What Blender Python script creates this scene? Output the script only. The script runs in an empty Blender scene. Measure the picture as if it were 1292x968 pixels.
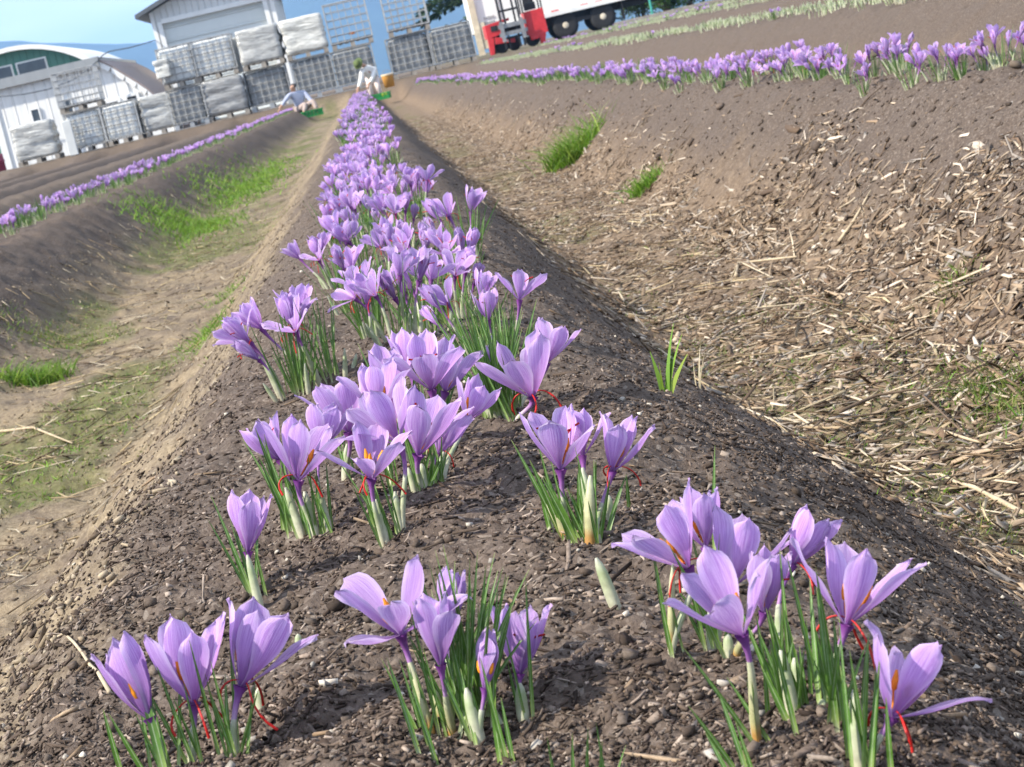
import bpy, bmesh, math, random
import numpy as np
from mathutils import Vector, Matrix
random.seed(7); RNG = np.random.default_rng(11)
R = math.radians
scene = bpy.context.scene
COL = scene.collection
PI = math.pi

# ------------------------------------------------------------------ camera
F = 2600.0; W0, H0 = 1292.0, 968.0
PITCH = math.atan(414 / F); ROLL = R(13.2); YAW = math.atan(100 * math.cos(PITCH) / F)
CAM = np.array([0.0, 0.0, 0.37])
fwd = np.array([math.sin(YAW) * math.cos(PITCH), math.cos(YAW) * math.cos(PITCH), -math.sin(PITCH)])
r0 = np.array([math.cos(YAW), -math.sin(YAW), 0.0]); u0 = np.cross(r0, fwd)
CR = r0 * math.cos(ROLL) - u0 * math.sin(ROLL); CU = r0 * math.sin(ROLL) + u0 * math.cos(ROLL)
def ray(px, py): return fwd + CR * ((px - W0 / 2) / F) + CU * ((H0 / 2 - py) / F)     # unit depth
def at_depth(px, py, d): return CAM + ray(px, py) * d
def at_y(px, py, Y):
    r = ray(px, py); return CAM + r * (Y / r[1])
def depth_of(p): return float(np.dot(np.asarray(p) - CAM, fwd))

cam_d = bpy.data.cameras.new('camera'); cam = bpy.data.objects.new('camera', cam_d); COL.objects.link(cam)
cam_d.sensor_width = 36; cam_d.lens = F / W0 * 36; cam_d.clip_end = 30000; cam_d.clip_start = 0.05
cam.matrix_world = Matrix(((CR[0], CU[0], -fwd[0], CAM[0]), (CR[1], CU[1], -fwd[1], CAM[1]), (CR[2], CU[2], -fwd[2], CAM[2]), (0, 0, 0, 1)))
cam_d.dof.use_dof = True; cam_d.dof.focus_distance = 1.75; cam_d.dof.aperture_fstop = 40
scene.camera = cam

# ------------------------------------------------------------------ noise and ground height
def _hash(ix, iy, s):
    h = (ix.astype(np.int64) * 374761393 + iy.astype(np.int64) * 668265263 + s * 1442695041) & 0xFFFFFFFF
    h = ((h ^ (h >> 13)) * 1274126177) & 0xFFFFFFFF
    return ((h ^ (h >> 16)) & 0xFFFF) / 65535.0
def vnoise(x, y, s=0):
    ix = np.floor(x); iy = np.floor(y); fx = x - ix; fy = y - iy
    fx = fx * fx * (3 - 2 * fx); fy = fy * fy * (3 - 2 * fy)
    a = _hash(ix, iy, s); b = _hash(ix + 1, iy, s); c = _hash(ix, iy + 1, s); d = _hash(ix + 1, iy + 1, s)
    return (a * (1 - fx) + b * fx) * (1 - fy) + (c * (1 - fx) + d * fx) * fy * 1.0
def fbm(x, y, s=0, o=3):
    t = 0; a = 0.5; n = 0
    for k in range(o):
        t = t + a * vnoise(x, y, s + k * 17); n += a; a *= 0.5; x = x * 2.03 + 5.1; y = y * 2.03 + 1.7
    return t / n
def sst(a, b, x):
    t = np.clip((x - a) / (b - a), 0, 1); return t * t * (3 - 2 * t)
BEDS = [-21.7, -19.7, -17.7, -15.75, -13.8, -11.85, -9.9, -7.93, -5.97, -4.0, -2.03, -0.05, 1.68, 3.42, 5.16, 6.9, 8.65, 10.4, 12.15, 13.9, 15.65, 17.4, 19.2]
BEDA = np.array(BEDS)
ROW_END = 57.5
def yard_z(x): return 0.20 + 0.0 * x
def ground_base(x, y):
    x = np.asarray(x, float); y = np.asarray(y, float)
    wob = (fbm(x * 0.3 + 3, y * 0.5, 5, 2) - 0.5) * 0.06
    d = np.full(x.shape, 99.0)
    for b in BEDS: d = np.minimum(d, np.abs(x + wob - b))
    rs = sst(0.0, 0.1, x) * sst(0.9, 0.8, x) * sst(2.5, 3.5, y)          # the middle bed is cut steeper on its right side further back
    narrow = 0.05 * np.exp(-((y - 1.9) / 0.5) ** 2)
    prof = 1 - sst(0.17 + narrow - 0.03 * rs, 0.76 - 0.13 * rs, d)
    crown = 0.015 * (1 - np.clip(d / 0.3, 0, 1) ** 2)
    depth = 0.36
    tilt = 0.055 * np.clip(x - 1.7, 0, 4)
    z = (prof - 1) * depth + crown + tilt
    e = sst(ROW_END - 1.0, ROW_END + 2.0, y)
    return z * (1 - e) + yard_z(x) * e
def ground_z(x, y):
    x = np.asarray(x, float); y = np.asarray(y, float)
    z = ground_base(x, y)
    near = 1.0 / (1 + (y / 14.0) ** 2)
    z = z + (fbm(x * 5, y * 5, 21, 3) - 0.5) * 0.05
    z = z + (fbm(x * 13, y * 13, 23, 2) - 0.5) * 0.03 * np.maximum(sst(-0.3, -0.5, x), sst(0.85, 1.05, x))
    z = z + (fbm(x * 26, y * 26, 31, 3) - 0.5) * 0.020 * near
    z = z + (fbm(x * 95, y * 95, 41, 2) - 0.5) * 0.0075 * near
    return z
def gz(x, y): return float(ground_z(np.array([x]), np.array([y]))[0])
def ground_px(px, py):
    r = ray(px, py); a, b = 0.3, 120.0; t = a
    while t < b:
        p = CAM + r * t
        if p[2] < float(ground_base(np.array([p[0]]), np.array([p[1]]))[0]) + 0.0: break
        t *= 1.01
    p = CAM + r * t; return np.array([p[0], p[1], gz(p[0], p[1])])

# ------------------------------------------------------------------ object helpers
def tag(o, label=None, cat=None, group=None, kind=None):
    if label: o['label'] = label
    if cat: o['category'] = cat
    if group: o['group'] = group
    if kind: o['kind'] = kind
    return o
def empty(name, loc, rz=0.0):
    o = bpy.data.objects.new(name, None); COL.objects.link(o); o.location = [float(v) for v in loc]; o.rotation_euler = (0, 0, rz); o.empty_display_size = 0.05; return o
def np_mesh(name, V, Fq, mat=None, uv=None, col=None, smooth=False):
    """V (n,3); Fq int array (m,k) of equal-size faces; uv (n,2) and col (n,3) per vertex"""
    V = np.asarray(V, np.float32); Fq = np.asarray(Fq, np.int32); me = bpy.data.meshes.new(name)
    m, k = Fq.shape
    me.vertices.add(len(V)); me.vertices.foreach_set('co', V.ravel())
    me.loops.add(m * k); me.loops.foreach_set('vertex_index', Fq.ravel())
    me.polygons.add(m); me.polygons.foreach_set('loop_start', np.arange(0, m * k, k, dtype=np.int32)); me.polygons.foreach_set('loop_total', np.full(m, k, np.int32))
    if smooth: me.polygons.foreach_set('use_smooth', np.ones(m, bool))
    me.update(calc_edges=True)
    if uv is not None:
        l = me.uv_layers.new(name='uv'); l.data.foreach_set('uv', np.asarray(uv, np.float32)[Fq.ravel()].ravel())
    if col is not None:
        c = np.ones((len(V), 4), np.float32); c[:, :3] = col
        a = me.color_attributes.new('tint', 'FLOAT_COLOR', 'POINT'); a.data.foreach_set('color', c.ravel())
    if mat: me.materials.append(mat)
    return me
def link(name, me, parent=None, loc=None):
    o = bpy.data.objects.new(name, me); COL.objects.link(o)
    if parent is not None: o.parent = parent
    if loc is not None: o.location = [float(v) for v in loc]
    return o
class MB:
    def __init__(s): s.v = []; s.f = []
    def box(s, c, d, rz=0.0, taper=1.0):
        n = len(s.v); cs, sn = math.cos(rz), math.sin(rz)
        for z in (-1, 1):
            for x, y in ((-1, -1), (1, -1), (1, 1), (-1, 1)):
                k = taper if z > 0 else 1
                a, b = x * d[0] / 2 * k, y * d[1] / 2 * k
                s.v.append((c[0] + a * cs - b * sn, c[1] + a * sn + b * cs, c[2] + z * d[2] / 2))
        for q in ((3, 2, 1, 0), (4, 5, 6, 7), (0, 1, 5, 4), (1, 2, 6, 5), (2, 3, 7, 6), (3, 0, 4, 7)): s.f.append([n + i for i in q])
        return s
    def tube(s, pts, rad, seg=6, cap=True):
        pts = [Vector([float(c) for c in p]) for p in pts]; n0 = len(s.v); k = len(pts)
        if not hasattr(rad, '__len__'): rad = [rad] * k
        ref = Vector((0.31, 0.17, 0.93)).normalized()
        for i, p in enumerate(pts):
            t = (pts[min(i + 1, k - 1)] - pts[max(i - 1, 0)]).normalized()
            if abs(t.dot(ref)) > 0.97: a = t.cross(Vector((1, 0.1, 0))).normalized()
            else: a = t.cross(ref).normalized()
            b = t.cross(a)
            for j in range(seg):
                th = 2 * PI * j / seg; q = p + (a * math.cos(th) + b * math.sin(th)) * rad[i]; s.v.append(tuple(q))
        for i in range(k - 1):
            for j in range(seg):
                a = n0 + i * seg + j; b = n0 + i * seg + (j + 1) % seg; s.f.append([a, b, b + seg, a + seg])
        if cap: s.f.append([n0 + j for j in range(seg)][::-1]); s.f.append([n0 + (k - 1) * seg + j for j in range(seg)])
        return s
    def cyl(s, a, b, r, seg=16, r2=None): return s.tube([a, b], [r, r if r2 is None else r2], seg)
    def poly(s, pts, ext):
        """a flat outline given thickness along ext"""
        n = len(s.v); k = len(pts)
        for p in pts: s.v.append(tuple(float(c) for c in p))
        for p in pts: s.v.append(tuple(float(p[i] + ext[i]) for i in range(3)))
        s.f.append(list(range(n, n + k))); s.f.append(list(range(n + 2 * k - 1, n + k - 1, -1)))
        for i in range(k): j = (i + 1) % k; s.f.append([n + i, n + k + i, n + k + j, n + j])
        return s
    def lathe(s, prof, c, seg=20, axis='z'):
        n = len(s.v)
        for r, h in prof:
            for j in range(seg):
                th = 2 * PI * j / seg
                p = (r * math.cos(th), r * math.sin(th), h) if axis == 'z' else (r * math.cos(th), h, r * math.sin(th))
                s.v.append((c[0] + p[0], c[1] + p[1], c[2] + p[2]))
        for i in range(len(prof) - 1):
            for j in range(seg): a = n + i * seg + j; b = n + i * seg + (j + 1) % seg; s.f.append([a, b, b + seg, a + seg])
        s.f.append([n + j for j in range(seg)][::-1]); s.f.append([n + (len(prof) - 1) * seg + j for j in range(seg)])
        return s
    def mesh(s, name, mat, smooth=False, bevel=0.0):
        me = bpy.data.meshes.new(name); me.from_pydata(s.v, [], s.f); me.update()
        bm = bmesh.new(); bm.from_mesh(me)
        if bevel: bmesh.ops.bevel(bm, geom=list(bm.edges), offset=bevel, segments=2, affect='EDGES', profile=0.5)
        bmesh.ops.recalc_face_normals(bm, faces=list(bm.faces)); bm.to_mesh(me); bm.free()
        if mat: me.materials.append(mat)
        if smooth:
            for p in me.polygons: p.use_smooth = True
        return me
    def build(s, name, mat, parent=None, smooth=False, bevel=0.0): return link(name, s.mesh(name, mat, smooth, bevel), parent)

# ------------------------------------------------------------------ materials
class NT:
    def __init__(s, name):
        s.m = bpy.data.materials.new(name); s.m.use_nodes = True; s.t = s.m.node_tree; s.t.nodes.clear(); s.out = s.n('ShaderNodeOutputMaterial')
    def n(s, typ, **kw):
        x = s.t.nodes.new(typ)
        for k, v in kw.items():
            if k.startswith('i_'): x.inputs[k[2:].replace('_', ' ')].default_value = v
            else: setattr(x, k, v)
        return x
    def l(s, a, b): s.t.links.new(a, b)
    def ramp(s, fac, stops):
        r = s.n('ShaderNodeValToRGB'); e = r.color_ramp.elements
        while len(e) < len(stops): e.new(0.5)
        for i, (p, c) in enumerate(stops): e[i].position = p; e[i].color = (*c, 1) if len(c) == 3 else c
        s.l(fac, r.inputs[0]); return r.outputs[0]
    def noise(s, scale, vec=None, detail=4, rough=0.6, dist=0.0):
        x = s.n('ShaderNodeTexNoise'); x.inputs['Scale'].default_value = scale; x.inputs['Detail'].default_value = detail; x.inputs['Roughness'].default_value = rough; x.inputs['Distortion'].default_value = dist
        if vec is not None: s.l(vec, x.inputs['Vector'])
        return x.outputs['Fac']
    def mix(s, f, a, b, mode='MIX'):
        x = s.n('ShaderNodeMix', data_type='RGBA', blend_type=mode)
        for sock, v in ((x.inputs[0], f), (x.inputs[6], a), (x.inputs[7], b)):
            if isinstance(v, bpy.types.NodeSocket): s.l(v, sock)
            elif isinstance(v, (int, float)): sock.default_value = v
            else: sock.default_value = (*v, 1)
        return x.outputs[2]
    def math(s, op, a, b=0.0):
        x = s.n('ShaderNodeMath', operation=op)
        for i, v in enumerate((a, b)):
            if isinstance(v, bpy.types.NodeSocket): s.l(v, x.inputs[i])
            else: x.inputs[i].default_value = v
        return x.outputs[0]
    def bump(s, h, strength=0.5, dist=0.01):
        x = s.n('ShaderNodeBump'); x.inputs['Strength'].default_value = strength; x.inputs['Distance'].default_value = dist; s.l(h, x.inputs['Height']); return x.outputs[0]
    def bsdf(s, col, rough=0.8, normal=None, metal=0.0, spec=0.3):
        x = s.n('ShaderNodeBsdfPrincipled'); x.inputs['Roughness'].default_value = rough; x.inputs['Metallic'].default_value = metal; x.inputs['Specular IOR Level'].default_value = spec
        if isinstance(col, bpy.types.NodeSocket): s.l(col, x.inputs['Base Color'])
        else: x.inputs['Base Color'].default_value = (*col, 1)
        if normal is not None: s.l(normal, x.inputs['Normal'])
        return x
    def done(s, sh): s.l(sh, s.out.inputs['Surface']); return s.m
def simple(name, c, rough=0.7, metal=0.0, var=0.25, scale=6.0, spec=0.3, bump=0.0):
    t = NT(name); co = t.n('ShaderNodeTexCoord').outputs['Object']
    nz = t.noise(scale, co, 5)
    c2 = tuple(x * (1 - var) for x in c); c3 = tuple(min(0.95, x * (1 + var * 0.6)) for x in c)
    col = t.ramp(nz, [(0.3, c2), (0.7, c3)])
    nm = t.bump(t.noise(scale * 6, co, 4), bump, 0.01) if bump else None
    return t.done(t.bsdf(col, rough, nm, metal, spec).outputs[0])
def tinted(name, rough=0.85, transl=0.0, spec=0.2, grain=0.0):
    """uses the per-vertex colour of each separate chip, straw or blade"""
    t = NT(name); a = t.n('ShaderNodeVertexColor', layer_name='tint').outputs[0]
    if grain:
        co = t.n('ShaderNodeNewGeometry').outputs['Position']; a = t.mix(grain, a, t.ramp(t.noise(420, co, 3), [(0.3, (0.35, 0.33, 0.3)), (0.7, (1, 1, 1))]), 'MULTIPLY')
    b = t.bsdf(a, rough, None, 0, spec)
    if not transl: return t.done(b.outputs[0])
    tr = t.n('ShaderNodeBsdfTranslucent'); t.l(a, tr.inputs[0]); m = t.n('ShaderNodeMixShader'); m.inputs[0].default_value = transl
    t.l(b.outputs[0], m.inputs[1]); t.l(tr.outputs[0], m.inputs[2]); return t.done(m.outputs[0])

def mat_ground():
    t = NT('soil'); pos = t.n('ShaderNodeNewGeometry').outputs['Position']
    z = t.n('ShaderNodeVertexColor', layer_name='tint'); sp = t.n('ShaderNodeSeparateColor'); t.l(z.outputs[0], sp.inputs[0])
    n1 = t.noise(9, pos, 6, 0.65); n2 = t.noise(85, pos, 6, 0.7); n3 = t.noise(300, pos, 3, 0.6)
    vo = t.n('ShaderNodeTexVoronoi', feature='F1'); vo.inputs['Scale'].default_value = 230; vo.inputs['Randomness'].default_value = 1
    warp = t.n('ShaderNodeVectorMath', operation='MULTIPLY'); warp.inputs[1].default_value = (1, 1, 1); t.l(pos, warp.inputs[0]); t.l(warp.outputs[0], vo.inputs['Vector'])
    vs = t.n('ShaderNodeSeparateColor'); t.l(vo.outputs['Color'], vs.inputs[0])
    soil = t.ramp(n2, [(0.28, (0.046, 0.034, 0.027)), (0.52, (0.105, 0.08, 0.064)), (0.75, (0.20, 0.16, 0.13))])
    chips = t.ramp(vs.outputs[0], [(0.0, (0.038, 0.028, 0.022)), (0.6, (0.11, 0.083, 0.066)), (0.9, (0.19, 0.15, 0.12)), (1.0, (0.36, 0.31, 0.26))])
    soil = t.mix(0.5, soil, chips); soil = t.mix(t.math('MULTIPLY', n1, 0.5), soil, (0.095, 0.073, 0.058))
    dry = t.ramp(n2, [(0.25, (0.11, 0.083, 0.052)), (0.5, (0.23, 0.18, 0.118)), (0.75, (0.38, 0.31, 0.21))])
    straw = t.ramp(t.noise(48, pos, 6, 0.75, 1.2), [(0.3, (0.075, 0.051, 0.033)), (0.5, (0.17, 0.122, 0.082)), (0.7, (0.34, 0.26, 0.18))])
    moss = t.ramp(t.noise(60, pos, 5, 0.7), [(0.3, (0.045, 0.05, 0.015)), (0.6, (0.10, 0.125, 0.03)), (0.8, (0.19, 0.19, 0.07))])
    dry = t.mix(t.ramp(t.noise(7, pos, 5, 0.65), [(0.42, (0, 0, 0)), (0.62, (0.75, 0.75, 0.75))]), dry, soil); c = t.mix(sp.outputs[0], soil, dry); c = t.mix(sp.outputs[2], c, straw); c = t.mix(t.math('MULTIPLY', sp.outputs[1], 0.6), c, moss)
    h = t.math('ADD', t.math('MULTIPLY', n2, 0.7), t.math('MULTIPLY', n3, 0.25)); h = t.math('ADD', h, t.math('MULTIPLY', vs.outputs[1], 0.45))
    return t.done(t.bsdf(c, 0.93, t.bump(h, 0.9, 0.008), 0, 0.15).outputs[0])

def mat_petal():
    t = NT('lilac_petal'); uv = t.n('ShaderNodeUVMap', uv_map='uv').outputs[0]; s = t.n('ShaderNodeSeparateXYZ'); t.l(uv, s.inputs[0])
    u, v = s.outputs[0], s.outputs[1]
    oi = t.n('ShaderNodeObjectInfo').outputs['Random']
    cb = t.n('ShaderNodeCombineXYZ'); t.l(t.math('MULTIPLY', u, 24), cb.inputs[0]); t.l(t.math('MULTIPLY', v, 1.3), cb.inputs[1]); t.l(t.math('MULTIPLY', oi, 37), cb.inputs[2])
    vein = t.noise(1.7, cb.outputs[0], 4, 0.65)
    body = t.ramp(v, [(0.0, (0.12, 0.02, 0.15)), (0.13, (0.29, 0.09, 0.41)), (0.36, (0.50, 0.285, 0.67)), (0.8, (0.59, 0.39, 0.755)), (1.0, (0.70, 0.56, 0.83))])
    body = t.mix(t.ramp(vein, [(0.40, (0.0, 0, 0)), (0.60, (0.9, 0.9, 0.9))]), body, (0.29, 0.095, 0.48))
    body = t.mix(t.ramp(t.math('ABSOLUTE', u), [(0.6, (0, 0, 0)), (1.0, (0.42, 0.42, 0.42))]), body, (0.80, 0.70, 0.87))
    hue = t.n('ShaderNodeHueSaturation'); t.l(body, hue.inputs['Color'])
    t.l(t.math('ADD', 0.502, t.math('MULTIPLY', oi, 0.02)), hue.inputs['Hue']); t.l(t.math('ADD', 0.92, t.math('MULTIPLY', oi, 0.28)), hue.inputs['Value']); hue.inputs['Saturation'].default_value = 0.86
    c = hue.outputs[0]
    b = t.bsdf(c, 0.42, t.bump(vein, 0.45, 0.002), 0, 0.4); tr = t.n('ShaderNodeBsdfTranslucent'); t.l(c, tr.inputs[0])
    m = t.n('ShaderNodeMixShader'); m.inputs[0].default_value = 0.48; t.l(b.outputs[0], m.inputs[1]); t.l(tr.outputs[0], m.inputs[2]); return t.done(m.outputs[0])
def mat_uvgrad(name, stops, rough=0.5, transl=0.2, stripe=None):
    t = NT(name); uv = t.n('ShaderNodeUVMap', uv_map='uv').outputs[0]; s = t.n('ShaderNodeSeparateXYZ'); t.l(uv, s.inputs[0])
    c = t.ramp(s.outputs[1], stops)
    if stripe: c = t.mix(t.ramp(t.math('ABSOLUTE', s.outputs[0]), [(0.06, (0.75, 0.75, 0.75)), (0.2, (0, 0, 0))]), c, stripe)
    pos = t.n('ShaderNodeNewGeometry').outputs['Position']
    c = t.mix(0.5, c, t.ramp(t.noise(160, pos, 3), [(0.3, (0.55, 0.55, 0.5)), (0.7, (1.25, 1.25, 1.2))]), 'MULTIPLY')
    b = t.bsdf(c, rough, None, 0, 0.35); tr = t.n('ShaderNodeBsdfTranslucent'); t.l(c, tr.inputs[0])
    m = t.n('ShaderNodeMixShader'); m.inputs[0].default_value = transl; t.l(b.outputs[0], m.inputs[1]); t.l(tr.outputs[0], m.inputs[2]); return t.done(m.outputs[0])
M = {}
M['ground'] = mat_ground()
M['petal'] = mat_petal()
M['tube'] = mat_uvgrad('flower_tube', [(0.0, (0.62, 0.60, 0.50)), (0.45, (0.50, 0.36, 0.52)), (0.8, (0.30, 0.12, 0.36)), (1.0, (0.15, 0.03, 0.20))])
M['leaf'] = mat_uvgrad('crocus_leaf', [(0.0, (0.50, 0.50, 0.34)), (0.12, (0.24, 0.33, 0.09)), (0.28, (0.09, 0.19, 0.03)), (0.9, (0.075, 0.165, 0.028)), (1.0, (0.20, 0.22, 0.06))], 0.42, 0.3, (0.36, 0.44, 0.26))
M['sheath'] = mat_uvgrad('papery_sheath', [(0.0, (0.50, 0.45, 0.33)), (0.25, (0.50, 0.50, 0.36)), (0.7, (0.34, 0.40, 0.22)), (1.0, (0.52, 0.52, 0.42))], 0.45, 0.25)
M['sheath_brown'] = mat_uvgrad('stained_sheath', [(0.0, (0.42, 0.20, 0.06)), (0.16, (0.46, 0.26, 0.08)), (0.28, (0.42, 0.40, 0.20)), (1.0, (0.52, 0.54, 0.36))], 0.45, 0.25)
M['stigma'] = simple('red_stigma', (0.42, 0.014, 0.010), 0.45, 0, 0.3, 90)
M['anther'] = simple('orange_anther', (0.80, 0.27, 0.015), 0.6, 0, 0.25, 120)
M['chip'] = tinted('bark_chips', 0.9, 0, 0.15, 0.6)
M['straw'] = tinted('dry_litter', 0.8, 0.08, 0.2, 0.35)
M['blade'] = tinted('grass_blades', 0.5, 0.4, 0.3)

# ------------------------------------------------------------------ ground: one sheet to the horizon
def build_ground():
    ys = [0.35]
    while ys[-1] < 66: ys.append(ys[-1] * 1.0046 + 0.0006)
    ys += list(np.geomspace(70, 9000, 40)); ys = np.array([-60, -20, -6, -2, -0.5] + ys)
    ts = np.concatenate([-np.geomspace(40, 0.36, 26), np.linspace(-0.345, 0.345, 560), np.geomspace(0.36, 40, 26)])
    T, Y = np.meshgrid(ts, ys); X = T * (np.maximum(Y, 0) + 0.75)
    Z = ground_z(X, Y)
    far = sst(62, 90, np.hypot(X, np.maximum(Y, 0))); Z = Z * (1 - far) + 0.20 * far
    n, m = Y.shape
    V = np.stack([X.ravel(), Y.ravel(), Z.ravel()], 1)
    i = np.arange(n - 1)[:, None] * m + np.arange(m - 1)[None, :]
    Fq = np.stack([i, i + 1, i + m + 1, i + m], -1).reshape(-1, 4)
    x, y = V[:, 0], V[:, 1]
    nz = fbm(x * 3.1, y * 3.1, 61, 4) - 0.5; n2 = fbm(x * 14, y * 14, 71, 3) - 0.5
    xx = x + nz * 0.16 + n2 * 0.10
    dry = sst(-0.30, -0.40, xx) * sst(-1.62, -1.38, xx) * 0.95
    dry = np.maximum(dry, 0.3 * sst(-4.6, -2.9, xx) * sst(-2.5, -2.9, xx))
    straw = sst(0.36, 0.48, xx - 0.12 * sst(2.8, 2.2, y)) * sst(1.30, 1.05, xx) * 0.9
    straw = np.maximum(straw, sst(2.3, 2.5, xx) * sst(3.0, 2.8, xx) * 0.5)
    moss = sst(-0.62, -0.95, xx + 0.25 * nz) * sst(-1.55, -1.32, xx) * sst(0.44, 0.60, fbm(x * 2.2, y * 1.1, 81, 4))
    moss = np.maximum(moss, 0.55 * sst(0.5, 0.6, xx) * sst(0.85, 0.72, xx) * sst(0.5, 0.62, fbm(x * 3.2, y * 1.3, 91, 4)))
    yd = sst(ROW_END, ROW_END + 2, y); yard_green = sst(0.45, 0.55, fbm(x * 0.2, y * 0.2, 13, 3)) * sst(2, 8, x)
    zone = np.stack([np.clip(dry * (1 - yd) + 0.22 * yd, 0, 1), np.clip(moss * (1 - yd) + 0.7 * yd * yard_green, 0, 1), straw * (1 - yd)], 1)
    me = np_mesh('ground', V, Fq, M['ground'], col=zone, smooth=True)
    tag(link('ground', me), kind='structure')
build_ground()

# ------------------------------------------------------------------ litter: chips, straw, grass
def chips_mesh(name, x, y, ln, wd, th, cols, mat, yaw=None, lift=0.3, tilt=0.35, taper=0.75, bend=0.0):
    n = len(x); rg = RNG
    yaw = rg.uniform(0, 2 * PI, n) if yaw is None else yaw
    e = 0.012
    z = ground_z(x, y); sx = (ground_base(x + e, y) - ground_base(x - e, y)) / (2 * e); sy = (ground_base(x, y + e) - ground_base(x, y - e)) / (2 * e)
    sx = np.clip(sx, -1.5, 1.5) + rg.normal(0, tilt, n); sy = np.clip(sy, -1.5, 1.5) + rg.normal(0, tilt, n)
    nrm = np.stack([-sx, -sy, np.ones(n)], 1); nrm /= np.linalg.norm(nrm, axis=1)[:, None]
    d = np.stack([np.cos(yaw), np.sin(yaw), np.zeros(n)], 1); d -= nrm * (d * nrm).sum(1)[:, None]; d /= np.linalg.norm(d, axis=1)[:, None]
    s = np.cross(nrm, d)
    c0 = np.stack([x, y, z], 1) + nrm * (th * lift)[:, None]
    st = [-0.5, 0.0, 0.5]; V = np.zeros((n, 12, 3))
    for i, a in enumerate(st):
        wk = np.where(i == 1, 1.0, rg.uniform(0.35, 1.0, n) * taper + 0.1); off = (bend if i == 1 else 0.0) * rg.normal(0, 1, n) * ln
        for j, (b, h) in enumerate(((-0.5, 0), (0.5, 0), (0.5, 1), (-0.5, 1))):
            V[:, i * 4 + j] = c0 + d * (ln * (a + rg.normal(0, 0.06, n)))[:, None] + s * (wd * b * wk + off)[:, None] + nrm * (th * (h - 0.3))[:, None]
    fq = []
    for i in (0, 4): fq += [[i + 0, i + 1, i + 5, i + 4], [i + 1, i + 2, i + 6, i + 5], [i + 2, i + 3, i + 7, i + 6], [i + 3, i + 0, i + 4, i + 7]]
    fq += [[3, 2, 1, 0], [8, 9, 10, 11]]
    Fq = (np.array(fq)[None] + (np.arange(n) * 12)[:, None, None]).reshape(-1, 4)
    return np_mesh(name, V.reshape(-1, 3), Fq, mat, col=np.repeat(cols, 12, 0))
def palette(n, cs, jit=0.25):
    cs = np.array(cs); k = RNG.integers(0, len(cs), n); return np.clip(cs[k] * RNG.uniform(1 - jit, 1 + jit, n)[:, None], 0.004, 0.9)
def fan(n, y0, y1, x0, x1, p=1.0):
    """random spots, denser near the path end where the row begins"""
    u = RNG.random(n); a = y0 ** -p; b = y1 ** -p; y = (a + (b - a) * u) ** (-1 / p); return RNG.uniform(x0, x1, n), y
def stuff(name, me): return tag(link(name, me), kind='stuff')
BARK = [(0.045, 0.032, 0.025), (0.075, 0.054, 0.042), (0.105, 0.078, 0.06), (0.145, 0.11, 0.088), (0.20, 0.157, 0.126), (0.06, 0.042, 0.032), (0.09, 0.066, 0.05), (0.075, 0.056, 0.044), (0.27, 0.22, 0.18)]
PALE = [(0.33, 0.245, 0.165), (0.24, 0.17, 0.11), (0.42, 0.335, 0.245), (0.15, 0.10, 0.065), (0.09, 0.062, 0.043), (0.52, 0.44, 0.35), (0.25, 0.185, 0.125), (0.12, 0.086, 0.062), (0.19, 0.135, 0.09), (0.30, 0.26, 0.22)]
n = 150000; x, y = fan(n, 0.8, 10, -0.5, 0.62, 0.9); k = RNG.random(n) < 0.30 + 0.70 * sst(0.40, 0.62, fbm(x * 7, y * 7, 111, 3)); x, y = x[k], y[k]; n = len(x)
stuff('bark_chips', chips_mesh('bark_chips', x, y, RNG.gamma(1.1, 0.0027, n) + 0.0012, RNG.gamma(1.3, 0.0008, n) + 0.0008, RNG.uniform(0.0004, 0.0016, n), palette(n, BARK, .45), M['chip'], tilt=0.55, bend=0.05, taper=1.05))
n = 600; x, y = fan(n, 0.8, 9, -0.8, 1.7, 0.7)
stuff('pale_pebbles', chips_mesh('pale_pebbles', x, y, RNG.gamma(2, .0014, n) + .002, RNG.gamma(2, .001, n) + .0018, RNG.uniform(0.0015, 0.004, n), palette(n, [(0.45, 0.41, 0.35), (0.34, 0.31, 0.27), (0.55, 0.50, 0.42)]), M['chip']))
n = 125000; x, y = fan(n, 1.2, 32, 0.30, 1.45, 0.4); k = RNG.random(n) < sst(0.34, 0.46, x + 0.12 * (fbm(x * 4, y * 2, 9) - .5) - 0.12 * sst(2.8, 2.2, y)) * (0.03 + 0.97 * sst(1.34, 1.06, x + 0.7 * (fbm(x * 2.3, y * 1.4, 19, 3) - 0.5))) * (0.40 + 0.60 * sst(0.42, 0.60, fbm(x * 5, y * 4, 117, 3)))
x, y = x[k], y[k]; n = len(x); bank = sst(.8, 1.0, x); yw = np.where(RNG.random(n) < .35, RNG.uniform(0, PI, n), np.where(bank > .5, RNG.normal(1.8, 0.4, n), RNG.normal(0.3, 0.6, n))); lk = 1 + .6 * (bank > .5)
stuff('wood_litter', chips_mesh('wood_litter', x, y, (RNG.gamma(1.6, 0.014, n) + 0.006) * lk, RNG.gamma(1.5, 0.0026, n) + 0.0014, RNG.uniform(0.0006, 0.003, n), palette(n, PALE, .35), M['straw'], yaw=yw, tilt=0.33, bend=0.07))
n = 5000; x, y = fan(n, 1.5, 26, 1.0, 2.1, 0.5)
xc, yc = fan(6000, 1.6, 18, .95, 2.2, 0.6); sz = RNG.gamma(1.3, 0.0028, 6000) + 0.003
stuff('bank_clods', chips_mesh('bank_clods', xc, yc, sz * 1.4, sz, sz * RNG.uniform(.4, .8, 6000), palette(6000, [(0.105, 0.08, 0.063), (0.13, 0.10, 0.08), (0.085, 0.064, 0.05), (0.16, 0.125, 0.095)], .3), M['chip'], tilt=0.5, taper=0.8, lift=.25))
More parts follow.
